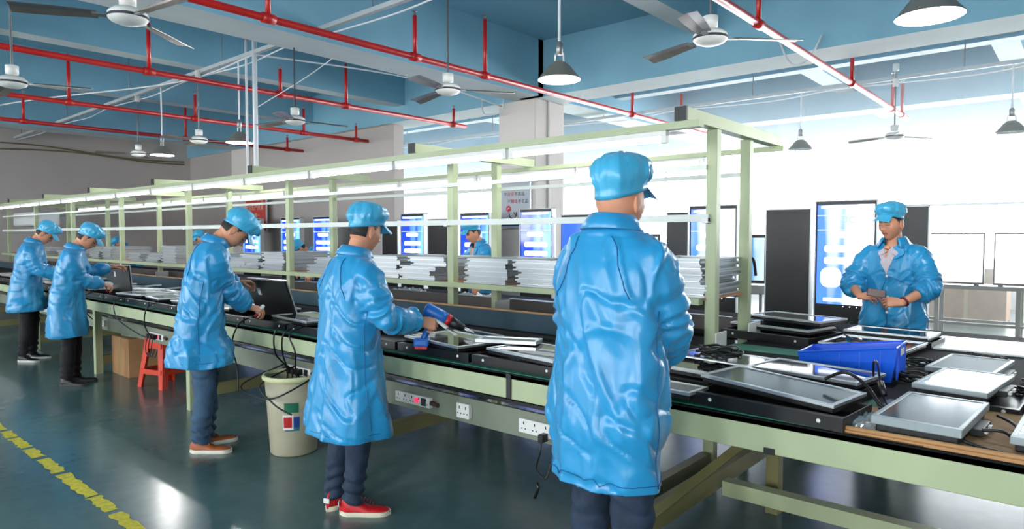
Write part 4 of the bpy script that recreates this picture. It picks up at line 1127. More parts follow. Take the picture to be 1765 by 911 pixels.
# small white tools with a red band held by the bowed workers
for P, lab in ((p3, 'white and red hand tool in the right hand of the tall bowed worker'), (p2, 'white lit hand tool held by the worker second from the left')):
    wv_, MXw = P['hands'][1]
    base = P['root'].matrix_basis @ (wv_+MXw @ Vector((0.0, .085, -.03)))
    rz_ = P['root'].rotation_euler.z
    base = Matrix.Translation(P['root'].location) @ Matrix.Rotation(rz_, 4, 'Z') @ (wv_+MXw @ Vector((-.01, .085, -.035)))
    t = thing('hand_tool', lab, 'hand tool', base, rz_, rot=(math.radians(-28), math.radians(35), rz_))
    MB().tube([(0, 0, -.045), (0, 0, -.01)], .012, 12).build('red_band', rd, t, smooth=True)
    MB().lathe([(.010, -.01), (.016, 0), (.017, .05), (.013, .075), (.004, .08)], 16).build('tool_body', M['white_plastic'], t, smooth=True)
# ================================================================ THINGS ON THE BENCHES
wcover = mat('milky protective film', srgb(222, 228, 232), .12, spec=.8, coat=.5, bump=(9, .5, 2))
def panel(x, y, z, rz, w, d, label, style='dark', rot=(0, 0), h=.034, frame='silver', tray=True, group=None, fw=.018):
    """loose display panel: black back shell, metal frame, glass"""
    t = thing('flat_monitor', label, 'display panel', (x, y, z), group=group, rot=(math.radians(rot[0]), math.radians(rot[1]), math.radians(rz)))
    if tray:
        q = MB(); q.box(-w/2+.006, -d/2+.006, 0, w/2-.006, d/2-.006, h*.6); q.build('back_shell', M['black_metal'], t, bevel=.004)
    zz = h*.6 if tray else 0
    q = MB(); a, b = w/2, d/2
    for (x0, y0, x1, y1) in ((-a, -b, a, -b+fw), (-a, b-fw, a, b), (-a, -b+fw, -a+fw, b-fw), (a-fw, -b+fw, a, b-fw)): q.box(x0, y0, zz, x1, y1, h)
    q.build('frame', M[frame] if isinstance(frame, str) else frame, t, bevel=.0015)
    sm = {'dark': M['glass_black'], 'grey': M['glass_grey'], 'film': wcover, 'black': M['black_metal']}[style]
    MB().box(-a+fw, -b+fw, zz-.002, a-fw, b-fw, h-.004).build('screen', sm, t)
    return t
def tray(x, y, z, rz, w, d, label, group=None, h=.05):
    t = thing('back_cover_tray', label, 'tray', (x, y, z), math.radians(rz), group)
    q = MB(); a, b = w/2, d/2; e = .006
    q.box(-a, -b, 0, a, b, .006)
    q.box(-a, -b, .006, a, -b+e, h); q.box(-a, b-e, .006, a, b, h); q.box(-a, -b+e, .006, -a+e, b-e, h); q.box(a-e, -b+e, .006, a, b-e, h)
    q.box(-a+e, -b+e, h-.004, a-e, -b+.03, h); q.box(-a+e, b-.03, h-.004, a-e, b-e, h)
    q.build('tray_body', M['black_metal'], t)
    for s in (-.36, .36):
        MB().lathe([(.001, .003), (.007, .002), (.008, 0)], 10, Matrix.Translation((s*w, -b-.0, h*.55)) @ Matrix.Rotation(PI/2, 4, 'X')).build('screw', M['white_plastic'], t)
    return t
def cable_bundle(x, y, z, r, label, n=5, seed=0):
    rnd = random.Random(seed); q = MB()
    for k in range(n):
        pts = []; a0 = rnd.uniform(0, 6); rr = r*rnd.uniform(.65, 1.1)
        for i in range(15):
            a = a0+2*PI*i/13; pts.append((rr*1.5*math.cos(a)+rnd.uniform(-.008, .008), rr*.8*math.sin(a)+rnd.uniform(-.008, .008), .008+k*.007+abs(rnd.uniform(0, .016))))
        q.tube(smooth_path(pts, 5), .0042, 6)
    t = thing('cable_coil', label, 'cable', (x, y, z), rnd.uniform(-.4, .4))
    q.build('coiled_cable', M['cable'], t, smooth=True)
    MB().tube([(r*1.3, 0, .01), (r*1.3, .0, .05), (r*1.5, 0, .05), (r*1.5, 0, .01), (r*1.3, 0, .008)], .003, 5).build('cable_tie', M['cable'], t)
    MB().box(-r*1.9, -.02, .004, -r*1.45, .0, .018).build('plug', M['black'], t, bevel=.003)
    return t
def cable(name, pts, r, label, m='cable', n=8, cat='cable', group=None):
    return tag(MB().tube(smooth_path(pts, n), r, 8).build(name, M[m] if isinstance(m, str) else m, smooth=True), label, cat, group)
ZT = .85
# green mats
def gmat(pts, label):
    q = MB(); q.loft([[(x, y, ZT) for x, y in pts], [(x, y, ZT+.004) for x, y in pts]]); return tag(q.build('table_mat', M['greenmat']), label, 'mat')
gmat([(-1.85, 2.56), (-.72, 2.545), (-.66, 2.62), (-.58, 2.80), (-.72, 3.3), (-1.85, 3.3)], 'green mat corner showing under the near black tray at the bench end')
gmat([(-1.72, 3.98), (-.72, 3.98), (-.72, 4.20), (-1.72, 4.20)], 'green mat strip lying behind the blue crate')
q = MB(); q.box(-12.0, 2.545, ZT, -1.88, 2.62, ZT+.004); tag(q.build('table_mat', M['greenmat']), 'long green mat edge running under the row of black trays', 'mat')
# cardboard sheet
q = MB(); pts = [(-.70, 2.545), (.9, 2.54), (.9, 3.18), (-.30, 3.20), (-.48, 3.12), (-.66, 2.95)]
q.loft([[(x, y, ZT) for x, y in pts], [(x, y, ZT+.012) for x, y in pts]])
ct = thing('cardboard_sheet', 'brown cardboard sheet at the bench corner under the grey monitor', 'cardboard', (0, 0, 0))
q.build('sheet', M['cardboard'], ct, bevel=.002)
q = MB(); q.box(-.68, 2.538, ZT+.002, -.40, 2.60, ZT+.004); q.build('torn_layer', mat('dark torn cardboard', srgb(96, 66, 42), .9), ct)
MB().tube(smooth_path([(-.68, 2.56, ZT+.016), (-.2, 2.552, ZT+.019), (.4, 2.56, ZT+.016), (.9, 2.555, ZT+.016)]), .009, 6).build('rolled_edge', M['cardboard'], ct, smooth=True)
MB().box(-.05, 2.535, ZT-.002, .0, 2.60, ZT+.027).build('tape_strip', mat('masking tape', srgb(225, 215, 195), .5), ct)
tag(MB().box(-.62, 2.93, ZT+.0125, -.50, 3.12, ZT+.02).build('blue_wrap', mat('dark blue wrap', srgb(40, 44, 100), .5), bevel=.002), 'dark blue folded wrap poking out beside the green mat', 'wrap')

# panels on the end bench
tray(-.93, 2.70, ZT+.004, -5, .60, .30, 'black back cover tray at the front edge under the tilted framed panel')
panel(-.95, 2.78, ZT+.062, -8, .56, .30, 'tilted silver-framed panel with clear glass at the front edge of the end bench', 'grey', (0, 3), frame='silver')
tray(-.96, 3.16, ZT+.004, -8, .54, .34, 'black tray under the glossy panel in front of the blue crate')
panel(-.94, 3.19, ZT+.058, -9, .50, .30, 'silver-framed glossy panel directly in front of the blue crate', 'dark')
tray(-1.46, 2.93, ZT+.004, -6, .46, .32, 'black tray by the elbow of the nearest worker')
panel(-1.42, 2.96, ZT+.058, -7, .46, .30, 'silver-framed panel by the elbow of the nearest worker, reflecting the screens', 'dark')
panel(-1.45, 2.62, ZT+.022, -4, .46, .16, 'black framed panel between the nearest worker and the tilted framed panel', 'black', tray=True, frame='silver')
panel(-1.46, 3.44, ZT+.012, -8, .56, .36, 'large glossy panel lying under the coiled cables by the rack end', 'grey')
cable_bundle(-1.36, 3.13, ZT+.094, .065, 'black cable coil lying between the two glossy panels', 7, 3)
cable_bundle(-1.56, 3.50, ZT+.048, .05, 'small black cable coil on the large glossy panel', 4, 5)
tray(-1.58, 4.62, ZT, -10, .62, .46, 'thick black tray stacked at the far left of the end bench', h=.055)
panel(-1.60, 4.70, ZT+.057, -12, .58, .36, 'lower of the two stacked panels beneath the black kiosk back', 'dark')
panel(-1.56, 4.86, ZT+.100, -14, .56, .34, 'upper of the two stacked panels, mirroring the blue screen', 'dark')
panel(-.99, 4.50, ZT+.020, -5, .48, .44, 'wide glossy panel in front of the worker with the phone', 'dark')
panel(-.98, 4.95, ZT+.040, -4, .50, .30, 'panel raised on a black tray against the coat of the worker with the phone', 'dark')
tray(-.98, 4.95, ZT, -4, .54, .34, 'black tray under the panel before the worker with the phone', h=.04)
cable('loose_cable', [(-1.32, 4.55, ZT+.10), (-1.22, 4.52, ZT+.13), (-1.12, 4.45, ZT+.08), (-1.02, 4.38, ZT+.062), (-.95, 4.36, ZT+.06)], .004, 'thin black cable looping over the panel in front of the phone worker')
# blue crate
cr = thing('storage_crate', 'bright blue plastic picking crate with sloping front lip', 'crate', (-.90, 3.66, ZT), math.radians(2))
def crate_ring(z, e, hl):
    a, b = .215+e, .13+e
    return [Vector((-a, -b, z*hl)), Vector((a, -b, z)), Vector((a, b, z)), Vector((-a, b, z*hl))]
q = MB(); hl = .62
outer = [crate_ring(0, -.02, 1), crate_ring(.10, 0, hl+.05), crate_ring(.172, .006, hl)]
inner = [crate_ring(.172, 0, hl), crate_ring(.10, -.006, hl+.05), [v+Vector((0, 0, .006)) for v in crate_ring(0, -.026, 1)]]
q.loft([[v for v in r] for r in outer]+inner, cap=True)
q.build('crate_body', M['crate'], cr)
q = MB()
for s in (-1, 1):
    for k in range(4):
        x0 = -.12+.09*k; q.box(x0, s*.132-.003, .02, x0+.006, s*.132+.003, .115+.012*k)
for k in range(5): q.box(.214, -.10+.05*k-.003, .015, .224, -.10+.05*k+.003, .165)
q.build('ribs', M['crate'], cr)
q = MB(); r1 = crate_ring(.172, .004, hl); r2 = crate_ring(.172, .014, hl)
q.tube(r1+[r1[0]], .006, 6); q.build('rim', M['crate'], cr)
MB().box(.222, -.045, .125, .226, .045, .155).build('label_slot', M['white_plastic'], cr)
# monitors at the right edge
def monitor(x, y, z, rz, w, d, label, style='grey', h=.05, group=None):
    t = thing('open_monitor', label, 'monitor', (x, y, z), math.radians(rz), group)
    a, b = w/2, d/2
    MB().box(-a+.012, -b+.012, 0, a-.012, b-.012, h*.55).build('rear_shell', M['black'], t, bevel=.006)
    bz = mat('pale grey bezel', srgb(150, 160, 162), .4, metal=.3); q = MB(); fw = .016
    for (x0, y0, x1, y1) in ((-a, -b, a, -b+fw*1.5), (-a, b-fw, a, b), (-a, -b+fw*1.5, -a+fw, b-fw), (a-fw, -b+fw*1.5, a, b-fw)): q.box(x0, y0, h*.5, x1, y1, h)
    q.build('bezel', bz, t, bevel=.003)
    MB().box(-a+fw, -b+fw*1.5, h*.5, a-fw, b-fw, h-.003).build('screen', {'grey': M['glass_grey'], 'film': wcover, 'matt': mat('matt grey panel', srgb(110, 124, 128), .5, spec=.2)}[style], t)
    q = MB(); q.box(a-.01, -.08, .004, a+.03, .08, .03); q.build('connector_block', M['black'], t, bevel=.004)
    MB().box(a+.028, -.05, .01, a+.04, -.02, .024).build('plug', M['white_plastic'], t, bevel=.002); MB().box(a+.028, .02, .01, a+.04, .05, .024).build('plug', M['white_plastic'], t, bevel=.002)
    return t
monitor(-.42, 2.82, ZT+.012, -3, .27, .50, 'grey monitor with pale bezel on the cardboard, reflecting the blue coat', h=.06)
tray(-.36, 3.46, ZT, -2, .36, .52, 'black tray beneath the white film-covered monitor', h=.03)
monitor(-.40, 3.47, ZT+.032, -6, .27, .50, 'monitor covered in shiny white film behind the grey monitor', 'film', h=.045)
monitor(-.44, 4.02, ZT+.012, -5, .28, .50, 'grey monitor farthest back at the right of the bench', 'matt', h=.05)
monitor(-.04, 2.86, ZT+.012, -2, .26, .48, 'white-faced monitor cut off by the right edge on the cardboard', 'film', h=.05)
cable('black_cable', [(-.24, 2.98, ZT+.045), (-.19, 2.93, ZT+.035), (-.15, 2.85, ZT+.02), (-.10, 2.76, ZT+.065), (.05, 2.70, ZT+.07)], .006, 'black cable leaving the upper plug of the grey monitor')
cable('black_cable', [(-.26, 2.72, ZT+.045), (-.20, 2.72, ZT+.05), (-.15, 2.66, ZT+.03), (-.10, 2.60, ZT+.02), (.05, 2.58, ZT+.02)], .006, 'black cable leaving the lower plug of the grey monitor')
cable('black_cable', [(-.30, 2.60, ZT+.03), (-.24, 2.585, ZT+.02), (-.14, 2.565, ZT+.02), (.1, 2.56, ZT+.02)], .006, 'black cable lying along the front edge of the cardboard')
cable('black_cable', [(-.80, 2.86, ZT+.12), (-.74, 2.92, ZT+.145), (-.66, 2.90, ZT+.11), (-.60, 2.86, ZT+.05), (-.56, 2.88, ZT+.025), (-.54, 2.95, ZT+.02)], .007, 'black cable arching beside the tilted framed panel')
t = thing('signal_cable', 'upright looped cable with a thick ferrite between crate and grey monitor', 'cable', (0, 0, 0))
MB().tube(smooth_path([(-.70, 3.22, ZT+.05), (-.69, 3.16, ZT+.15), (-.665, 3.10, ZT+.17), (-.645, 3.06, ZT+.12), (-.625, 3.02, ZT+.07), (-.60, 2.98, ZT+.03), (-.57, 2.94, ZT+.02)]), .005, 8).build('cord', mat('navy cable', srgb(18, 20, 60), .4), t, smooth=True)
MB().tube([(-.638, 3.045, ZT+.10), (-.615, 3.005, ZT+.055)], .013, 10).build('ferrite_core', M['black'], t, smooth=True)
MB().box(-.575, 2.80, ZT+.0125, -.545, 2.86, ZT+.03).build('connector', M['silver'], t, bevel=.003)
for i, (x, y, lab) in enumerate(((-.66, 4.06, 'tangled black and white wires right of the blue crate'), (-.14, 4.02, 'tangled wires right of the farthest grey monitor'), (-.14, 3.62, 'tangled wires right of the film-covered monitor'), (-.62, 3.62, 'short tangle of wires with plug left of the film-covered monitor'), (-1.12, 3.58, 'small wire tangle left of the blue crate'), (-.40, 4.42, 'wires strewn along the back of the right-hand monitors'))):
    b_ = cable_bundle(x, y, ZT, .05, lab, 5, 20+i)
    q = MB(); rnd = random.Random(i)
    for k in range(5):
        px, py = rnd.uniform(-.07, .07), rnd.uniform(-.04, .04); q.box(px, py, .02, px+.016, py+.009, .032)
    q.build('white_plugs', M['white_plastic'], b_)
def crumple(x, y, z, w, d, h, label, seed=0, m=None):
    rnd = random.Random(seed); n = 14; vs = []; q = MB()
    for j in range(n+1):
        for i in range(n+1):
            u, v = i/n-.5, j/n-.5; e = max(0, 1-(abs(u)*2)**3)*max(0, 1-(abs(v)*2)**3)
            vs.append((u*w+rnd.uniform(-.008, .008), v*d+rnd.uniform(-.008, .008), .002+e*h*(.25+rnd.random()*.75)))
    q.add(vs, [(j*(n+1)+i, j*(n+1)+i+1, (j+1)*(n+1)+i+1, (j+1)*(n+1)+i) for j in range(n) for i in range(n)])
    return tag(q.build('plastic_film', m or M['film'], loc=(x, y, z)), label, 'plastic film')
crumple(-.60, 2.72, ZT+.013, .12, .24, .028, 'crumpled clear film left of the grey monitor', 1)
foam = mat('white foam sheet', srgb(235, 236, 234), .35)
for i, (x, y, w, d, lab) in enumerate(((-.45, 5.10, .62, .60, 'white foam sheet lying on the far side of the end bench'), (.15, 4.78, .5, .9, 'second white foam sheet at the right edge of the far bench'))):
    t = thing('foam_sheet', lab, 'foam sheet', (x, y, ZT), .04*i)
    MB().box(-w/2, -d/2, 0, w/2, d/2, .012).build('sheet', foam, t, bevel=.003)
    MB().box(-w/2+.05, -.01, .012, w/2-.05, .01, .0135).build('tape_strip', M['silver_w'], t)

# ---- front bench, left of the nearest worker
rnd = random.Random(11)
gx = -2.23; i = 0
while gx > -13.5:
    tray(gx, 2.775, ZT+.0045, 0, .60, .38, 'black back cover tray along the bench edge, %s from the nearest worker' % ORD[i], 'row of black trays on the bench edge')
    gx -= .625; i += 1
ZP = ZT+.0045+.052
panel(-2.20, 2.78, ZP, -8, .52, .34, 'silver-framed panel showing a white reflection, just left of the nearest worker', 'dark', fw=.022)
panel(-2.15, 3.20, ZT, -6, .54, .34, 'pale framed panel behind the one just left of the nearest worker', 'grey')
panel(-2.86, 2.78, ZP, -9, .56, .36, 'silver-framed panel under the nozzle of the heat gun', 'dark', fw=.02)
panel(-3.15, 3.18, ZT, -10, .54, .36, 'silver-framed panel beyond the nozzle, against the divider', 'dark', fw=.02)
panel(-2.50, 2.86, ZP+.036, 22, .36, .14, 'narrow silver profile frame lying across two panels', 'grey', frame='silver', tray=False, h=.02)
cable_bundle(-2.68, 3.17, ZT, .085, 'black cable coil lying against the divider board', 7, 31)
panel(-4.45, 2.80, ZP, -6, .58, .34, 'glossy panel lying left of the worker with red shoes', 'dark')
panel(-4.55, 3.20, ZT, -12, .56, .34, 'grey panel behind the upright black panel', 'grey')
panel(-3.95, 3.22, ZT, 6, .5, .34, 'panel beyond the elbow of the worker with red shoes', 'dark')
panel(-4.0, 3.45, ZT, -4, .5, .2, 'narrow panel against the divider beyond the worker with red shoes', 'grey')
# upright panels held by the workers
def upright(x, y, z, rz, w, h, tilt, label):
    t = thing('flat_monitor', label, 'display panel', (x, y, z), rot=(math.radians(90+tilt), 0, math.radians(rz)))
    MB().box(-w/2, 0, -.012, w/2, h, .006).build('back_shell', M['black_metal'], t, bevel=.003)
    q = MB(); e = .012
    for (x0, y0, x1, y1) in ((-w/2-.004, -.004, w/2+.004, e), (-w/2-.004, h-e, w/2+.004, h+.004), (-w/2-.004, e, -w/2+e, h-e), (w/2-e, e, w/2+.004, h-e)): q.box(x0, y0, -.018, x1, y1, -.008)
    q.build('frame', M['silver'], t)
    MB().box(-w*.28, h*.55, .0062, -w*.2, h*.75, .0072).build('spec_sticker', M['silver_w'], t)
    return t
upright(-5.0, 2.84, ZP+.003, 0, .60, .30, 18, 'upright black panel held by the tall bowed worker')
upright(-8.42, 2.86, ZP+.003, 8, .42, .30, 5, 'upright black panel with white edge held by the worker second from left')
xs = -5.75; i = 0
far_lab = ['silver', 'white', 'grey']
while xs > -13.2:
    for row, (yy, zz) in enumerate(((2.80+rnd.uniform(-.03, .03), ZP), (3.25+rnd.uniform(-.05, .05), ZT))):
        if row == 0 and (-5.6 < xs < -4.6 or -8.8 < xs < -8.1): continue
        st = rnd.choice(['dark', 'film', 'grey'])
        panel(xs+rnd.uniform(-.06, .06), yy, zz, rnd.uniform(-16, 16), rnd.uniform(.46, .56), rnd.uniform(.28, .34),
              '%s-faced loose panel, %s row on the bench, %s left of the tall worker' % ({'dark': 'black', 'film': 'white', 'grey': 'grey'}[st], ('front', 'rear')[row], ORD[i]), st, frame=rnd.choice(['silver', 'silver_w']), group='loose panels far down the bench')
    xs -= .62; i += 1
for k in range(9):
    x = -6.0-.62*k-rnd.uniform(0, .2)
    q = MB(); a = rnd.uniform(-.6, .6); L = .5
    q.cbox((0, 0, .008), (L, .024, .016)); q.cbox((L/2-.01, .12, .008), (.024, .24, .016))
    o = tag(q.build('profile_strip', M['silver_w'], loc=(x, 3.0+rnd.uniform(-.05, .05), ZP+.036)), 'bent white metal profile strip on the panels, %s left of the tall worker' % ORD[k], 'metal strip', 'metal profile strips')
    o.rotation_euler.z = a

# ---- frame stacks on the rack shelf
def alu(x, y, z, rz, w, d, h, label, proto=[None]):
    if proto[0] is None:
        t = thing('aluminium_frame', label, 'frame', group='aluminium frames stacked on the rack shelf')
        q = MB(); e = .03
        for (x0, y0, x1, y1) in ((-.5, -.5, .5, -.5+e), (-.5, .5-e, .5, .5), (-.5, -.5+e, -.5+e*2, .5-e), (.5-e*2, -.5+e, .5, .5-e)): q.box(x0, y0, 0, x1, y1, 1)
        q = MB()
        for (z0, z1, o_) in ((0, .3, .5), (.28, .72, .462), (.7, 1, .5)):
            for (x0, y0, x1, y1) in ((-o_, -o_, o_, -.44), (-o_, .44, o_, o_), (-o_, -.44, -.44, .44), (.44, -.44, o_, .44)): q.box(x0, y0, z0, x1, y1, z1)
        q.build('frame_profile', mat('dull aluminium profile', srgb(176, 182, 184), .38, metal=.55), t)
        MB().box(-.47, -.47, .35, .47, .47, .5).build('back_sheet', M['silver'], t)
        proto[0] = t; o = t
    else:
        o = copy_tree(proto[0])
    o.location = (x, y, z); o.rotation_euler = (0, 0, rz); o.scale = (w, d, h); o['label'] = label
    return o
rnd = random.Random(5)
stacks = [(-2.05, 7), (-2.58, 6), (-3.12, 6), (-3.66, 6), (-4.50, 6), (-4.98, 6), (-5.5, 5), (-6.02, 5), (-6.95, 6), (-7.45, 5), (-7.95, 4), (-8.5, 5), (-9.75, 7), (-10.35, 3), (-10.95, 3), (-12.1, 6), (-12.7, 6), (-13.4, 3), (-14.5, 4), (-15.6, 5), (-17.2, 4)]
for si, (x, n) in enumerate(stacks):
    hh_ = .040; n = max(3, n-1)
    for k in range(n):
        alu(x+rnd.uniform(-.022, .022)+(.12 if (k >= n-2 and si % 3 == 1) else 0), 4.20+rnd.uniform(-.02, .02), 1.161+k*(hh_+.0008), rnd.uniform(-.035, .035), .46, .60, hh_,
            'silver metal frame, %s from the bottom in the %s stack from the near rack end' % (ORD[k], ORD[si] if si < 20 else 'last'))

# ---- rear bench things seen through the rack
for i, (x, y, w, d, lab) in enumerate(((-4.9, 5.05, .9, .4, 'clear plastic bag heaped on the rear bench by the far-side worker'), (-5.9, 5.0, .7, .4, 'clear plastic bag on the rear bench behind the fourth frame stack'), (-3.1, 5.05, .8, .4, 'flat clear plastic bag on the rear bench by the front worker'), (-11.0, 5.0, .9, .35, 'crumpled white bag on the rear bench far down the line'))):
    crumple(x, y, ZT, w, d, .12 if i < 2 else .07, lab, 40+i)
panel(-2.5, 5.15, ZT, -3, .56, .36, 'white film-covered panel on the rear bench behind the near rack posts', 'film')
panel(-4.35, 5.2, ZT, 4, .56, .36, 'pale panel on the rear bench before the far-side worker', 'film')
panel(-7.6, 5.1, ZT, 3, .56, .36, 'white film-covered panel on the rear bench by the deeply bent worker', 'film')
panel(-8.6, 5.3, ZT, -8, .56, .36, 'black-faced panel under the hands of the deeply bent worker', 'dark')
panel(-12.3, 5.1, ZT, 3, .56, .36, 'white film-covered panel far down the rear bench', 'film')
tag(MB().box(-1.9, 4.705, .955, -1.86, 4.725, .99).build('led_bar', M['black']), 'small black clip at the end of the rear divider board', 'clip') if False else None

# ================================================================ UNDER THE BENCH
def socket_strip(x, z, w, h, n, label, red=False):
    t = thing('power_strip', label, 'power strip', (x, 2.70, z))
    MB().box(-w/2, -.028, -h/2, w/2, 0, h/2).build('strip_body', M['white_plastic'], t, bevel=.004)
    hm = mat('socket hole', (.01, .01, .01), .8)
    q = MB()
    for k in range(n):
        cx_ = -w/2+w*(k+.5)/n
        q.box(cx_-.003, -.0295, h*.12, cx_+.003, -.0275, h*.32); q.box(cx_-.016, -.0295, -h*.22, cx_-.008, -.0275, -h*.14); q.box(cx_+.008, -.0295, -h*.22, cx_+.016, -.0275, -h*.14)
    q.build('socket_holes', hm, t)
    if red:
        MB().box(w*.10, -.034, -.01, w*.19, -.027, .016).build('switch', mat('lit red switch', srgb(230, 20, 60), .4, emit=srgb(255, 40, 80), estr=1.5), t)
        MB().box(w*.27, -.031, -h*.36, w*.40, -.027, h*.36).build('meter_window', M['black'], t)
        MB().tube([(w*.5, -.014, 0), (w*.5+.06, -.014, -.005)], .014, 10).build('cord_end', mat('brown cord end', srgb(70, 50, 40), .5), t)
    return t
socket_strip(-3.13, .545, .32, .065, 5, 'white power strip with lit red switch under the bench beside red-shoes worker', True)
socket_strip(-2.69, .548, .10, .085, 2, 'small square wall socket screwed to the rail under the bench')
socket_strip(-2.16, .548, .22, .075, 3, 'white triple power strip under the bench by the front worker')
socket_strip(-4.42, .548, .34, .065, 5, 'white power strip full of black plugs above the white bin', True)
socket_strip(-7.0, .548, .34, .065, 5, 'power strip with a red light above the orange stool', True)
socket_strip(-8.6, .548, .30, .065, 5, 'power strip behind the second worker from left', False)
socket_strip(-10.6, .548, .30, .065, 5, 'white power strip at the far left under the bench', False)
def plug(x, z, label, group='black plugs in the power strips'):
    t = thing('power_plug', label, 'plug', (x, 2.672, z), group=group)
    MB().box(-.016, -.05, -.022, .016, 0, .02).build('plug_body', M['black'], t, bevel=.006)
    MB().tube(smooth_path([(0, -.04, -.02), (.004, -.055, -.07), (-.02, -.05, -.16), (.03, -.04, -.20), (.05, -.02, -.12)]), .005, 6).build('plug_cord', M['cable'], t, smooth=True)
    return t
for k in range(4): plug(-4.54+.06*k, .55, 'black plug, %s from left in the strip above the white bin' % ORD[k])
plug(-2.085, .52, 'single black plug with hanging cord beside the coat of the nearest worker')
for k in range(3): plug(-7.1+.07*k, .55, 'black plug, %s from left in the strip above the orange stool' % ORD[k])
hang = [([(-4.40, 2.60, .91), (-4.42, 2.50, .86), (-4.46, 2.52, .7), (-4.47, 2.60, .6), (-4.50, 2.64, .55)], 'leftmost of the three black cables drooping over the bench edge above the white bin'),
        ([(-4.28, 2.60, .91), (-4.30, 2.50, .86), (-4.33, 2.50, .74), (-4.36, 2.55, .62), (-4.40, 2.64, .56)], 'middle one of the three black cables drooping above the white bin'),
        ([(-4.20, 2.60, .91), (-4.21, 2.49, .86), (-4.16, 2.50, .74), (-4.22, 2.54, .60), (-4.30, 2.62, .52)], 'rightmost of the three black cables drooping above the white bin'),
        ([(-4.50, 2.62, .60), (-4.60, 2.34, .48), (-4.36, 2.30, .44), (-4.12, 2.34, .46), (-4.02, 2.62, .60)], 'black cable loop hanging in front of the white bin rim'),
        ([(-4.36, 2.62, .60), (-4.32, 2.33, .52), (-4.12, 2.31, .42), (-3.98, 2.36, .36)], 'thin black cable crossing the front of the white bin'),
        ([(-4.95, 2.58, .91), (-4.95, 2.49, .86), (-5.05, 2.49, .70), (-5.03, 2.52, .50), (-4.98, 2.5, .34)], 'black cable hanging beside the coat of the tall worker'),
        ([(-7.55, 2.58, .91), (-7.55, 2.49, .86), (-7.50, 2.5, .70), (-7.25, 2.6, .56), (-7.05, 2.66, .52)], 'black cable drooping left of the orange stool'),
        ([(-6.72, 2.58, .91), (-6.72, 2.49, .86), (-6.80, 2.5, .70), (-6.92, 2.6, .56), (-6.98, 2.66, .52)], 'black cable drooping right of the orange stool'),
        ([(-8.5, 2.58, .91), (-8.5, 2.49, .86), (-8.45, 2.5, .70), (-8.5, 2.6, .58)], 'black cable behind the coat of the second worker from left')]
for pts, lab in hang: cable('hanging_cable', pts, .006, lab, group='cables hanging under the bench')
cable('dangling_cable', [(-2.085, 2.60, .30), (-2.07, 2.59, .28), (-2.1, 2.60, .22)], .008, 'short cord end dangling beside the coat of the nearest worker')
tag(MB().box(-2.225, 2.522, .725, -2.195, 2.532, .85).build('fascia_strap', M['black']), 'black strap hanging over the bench edge left of the nearest worker', 'strap')
# white bin
bn = thing('plastic_bin', 'large off-white plastic bin with lid rim and stickers under the bench', 'bin', (-4.31, 2.57, 0))
bin_m = mat('aged white bin plastic', srgb(176, 170, 146), .5, vary=(4, .12))
MB().lathe([(.150, 0), (.160, .01), (.178, .30), (.192, .54), (.184, .54), (.170, .30), (.150, .03), (.01, .03)], 40).build('bin_body', bin_m, bn, smooth=True)
MB().lathe([(.190, .525), (.208, .53), (.212, .55), (.205, .565), (.188, .565), (.184, .545)], 40, cap=False).build('rim', mat('yellowish rim', srgb(206, 208, 160), .45), bn, smooth=True)
def wrap_sticker(name, a0, a1, z0, z1, r, m):
    q = MB(); n = 10; rr = lambda z: .160+(z-.01)/.53*.034+r+.002
    A = [[(rr(z)*math.cos(math.radians(a0+(a1-a0)*i/n)), rr(z)*math.sin(math.radians(a0+(a1-a0)*i/n)), z) for i in range(n+1)] for z in (z0, z1)]
    q.loft(A, cap=False, closed=False); return q.build(name, m, bn)
ga = -30
wrap_sticker('green_sticker', ga-20, ga+10, .32, .39, .002, mat('green sticker', srgb(30, 110, 80), .5))
wrap_sticker('teal_patch', ga-20, ga+12, .19, .29, .0018, mat('teal sticker', srgb(40, 110, 120), .5))
wrap_sticker('white_patch', ga-24, ga-1, .20, .305, .0024, M['white_plastic'])
wrap_sticker('red_patch', ga-22, ga-4, .215, .29, .003, mat('red sticker', srgb(180, 20, 24), .5))
wrap_sticker('blue_patch', ga-1, ga+12, .215, .29, .003, mat('blue sticker', srgb(24, 60, 140), .5))
q = MB(); q.lathe([(.165, .46), (.165, .462)], 24, cap=True); q.build('bin_contents', mat('dark rubbish', srgb(84, 74, 60), .9, vary=(20, .5)), bn)
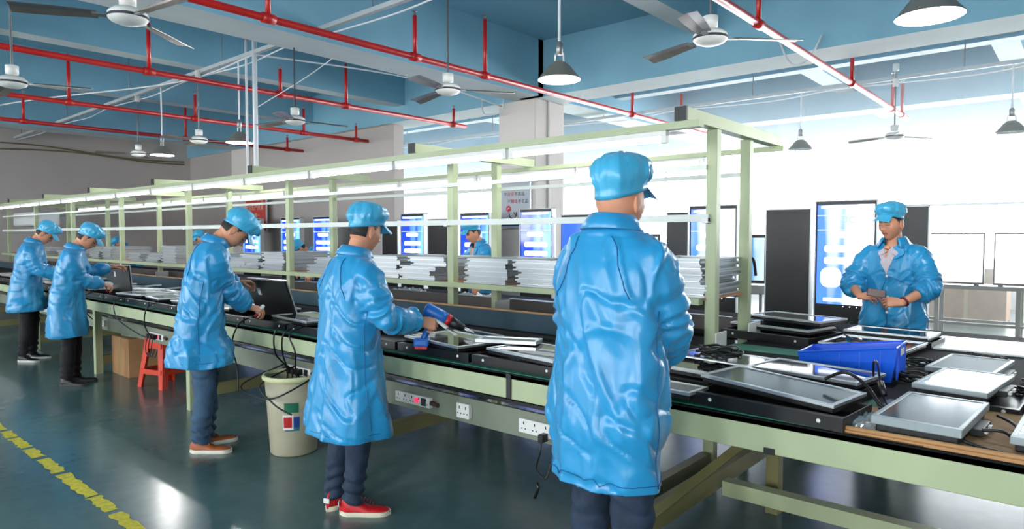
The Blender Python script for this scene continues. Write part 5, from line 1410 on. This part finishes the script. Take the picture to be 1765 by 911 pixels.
# orange stool
def stool(x, y, rz, label, m, hh=.50):
    t = thing('plastic_stool', label, 'stool', (x, y, 0), math.radians(rz))
    def sq(h_, z, n=6):
        pts = []; r = h_*.3
        for (sx, sy, a0) in ((1, 1, 0), (-1, 1, PI/2), (-1, -1, PI), (1, -1, 1.5*PI)):
            for k in range(n+1):
                a = a0+k/n*PI/2; pts.append(Vector((sx*(h_-r)+r*math.cos(a), sy*(h_-r)+r*math.sin(a), z)))
        return pts
    MB().loft([sq(.150, hh-.05), sq(.156, hh-.01), sq(.148, hh), ]).build('seat', m, t, smooth=False)
    for sx in (-1, 1):
        for sy in (-1, 1):
            q = MB(); rings = []
            for z, o_, w_ in ((hh-.03, .142, .052), (hh*.5, .168, .042), (0, .195, .036)):
                rings.append([Vector((sx*o_, sy*o_, z)), Vector((sx*(o_-w_*1.6), sy*o_, z)), Vector((sx*(o_-w_*1.6), sy*(o_-.012), z)), Vector((sx*(o_-.012), sy*(o_-.012), z)), Vector((sx*(o_-.012), sy*(o_-w_*1.6), z)), Vector((sx*o_, sy*(o_-w_*1.6), z))])
            q.loft(rings); q.build('leg', m, t)
    for s in (-1, 1):
        for z0, z1, o_ in ((.14, .19, .178), (hh-.10, hh-.04, .150)):
            MB().box(-o_+.02, s*o_-.006, z0, o_-.02, s*o_+.006, z1).build('side_apron', m, t)
            MB().box(s*o_-.006, -o_+.02, z0, s*o_+.006, o_-.02, z1).build('side_apron', m, t)
    return t
stool(-7.22, 2.86, 14, 'orange-red plastic stool tucked under the bench', M['red_plastic'])
q = plain_box(-8.36, 2.72, 0, -7.86, 3.15, .42, 'brown carton standing left of the orange stool under the bench')
plain_box(-9.2, 3.2, 0, -8.75, 3.6, .36, 'second brown carton under the bench behind the second worker')
bt = thing('tool_tray', 'pale translucent box lying on the carton beside the stool', 'box', (-8.1, 2.9, .424), .1)
MB().box(-.15, -.11, 0, .15, .11, .06).build('box_body', mat('pale green translucent plastic', srgb(150, 176, 160), .3), bt, bevel=.01)
MB().box(-.155, -.115, .06, .155, .115, .07).build('lid', M['white_plastic'], bt, bevel=.004)
# blue crates on the floor beyond the bench, seen between the legs
# flare scatter volume added to imitate lens flare over the window bay
hz = bpy.data.materials.new('flare scatter'); hz.use_nodes = True; nt = hz.node_tree; nt.nodes.remove(nt.nodes['Principled BSDF'])
vsn = nt.nodes.new('ShaderNodeVolumeScatter'); vsn.inputs['Density'].default_value = .04; vsn.inputs['Anisotropy'].default_value = .55; vsn.inputs['Color'].default_value = (1, 1, 1, 1)
nt.links.new(vsn.outputs[0], nt.nodes['Material Output'].inputs['Volume'])
hzo = MB().box(-23.6, 9.6, .02, 4.9, 17.35, 4.65).build('glare', hz); tag(hzo, 'bright flare scatter added before the far windows to imitate lens flare', 'glare', kind='stuff')
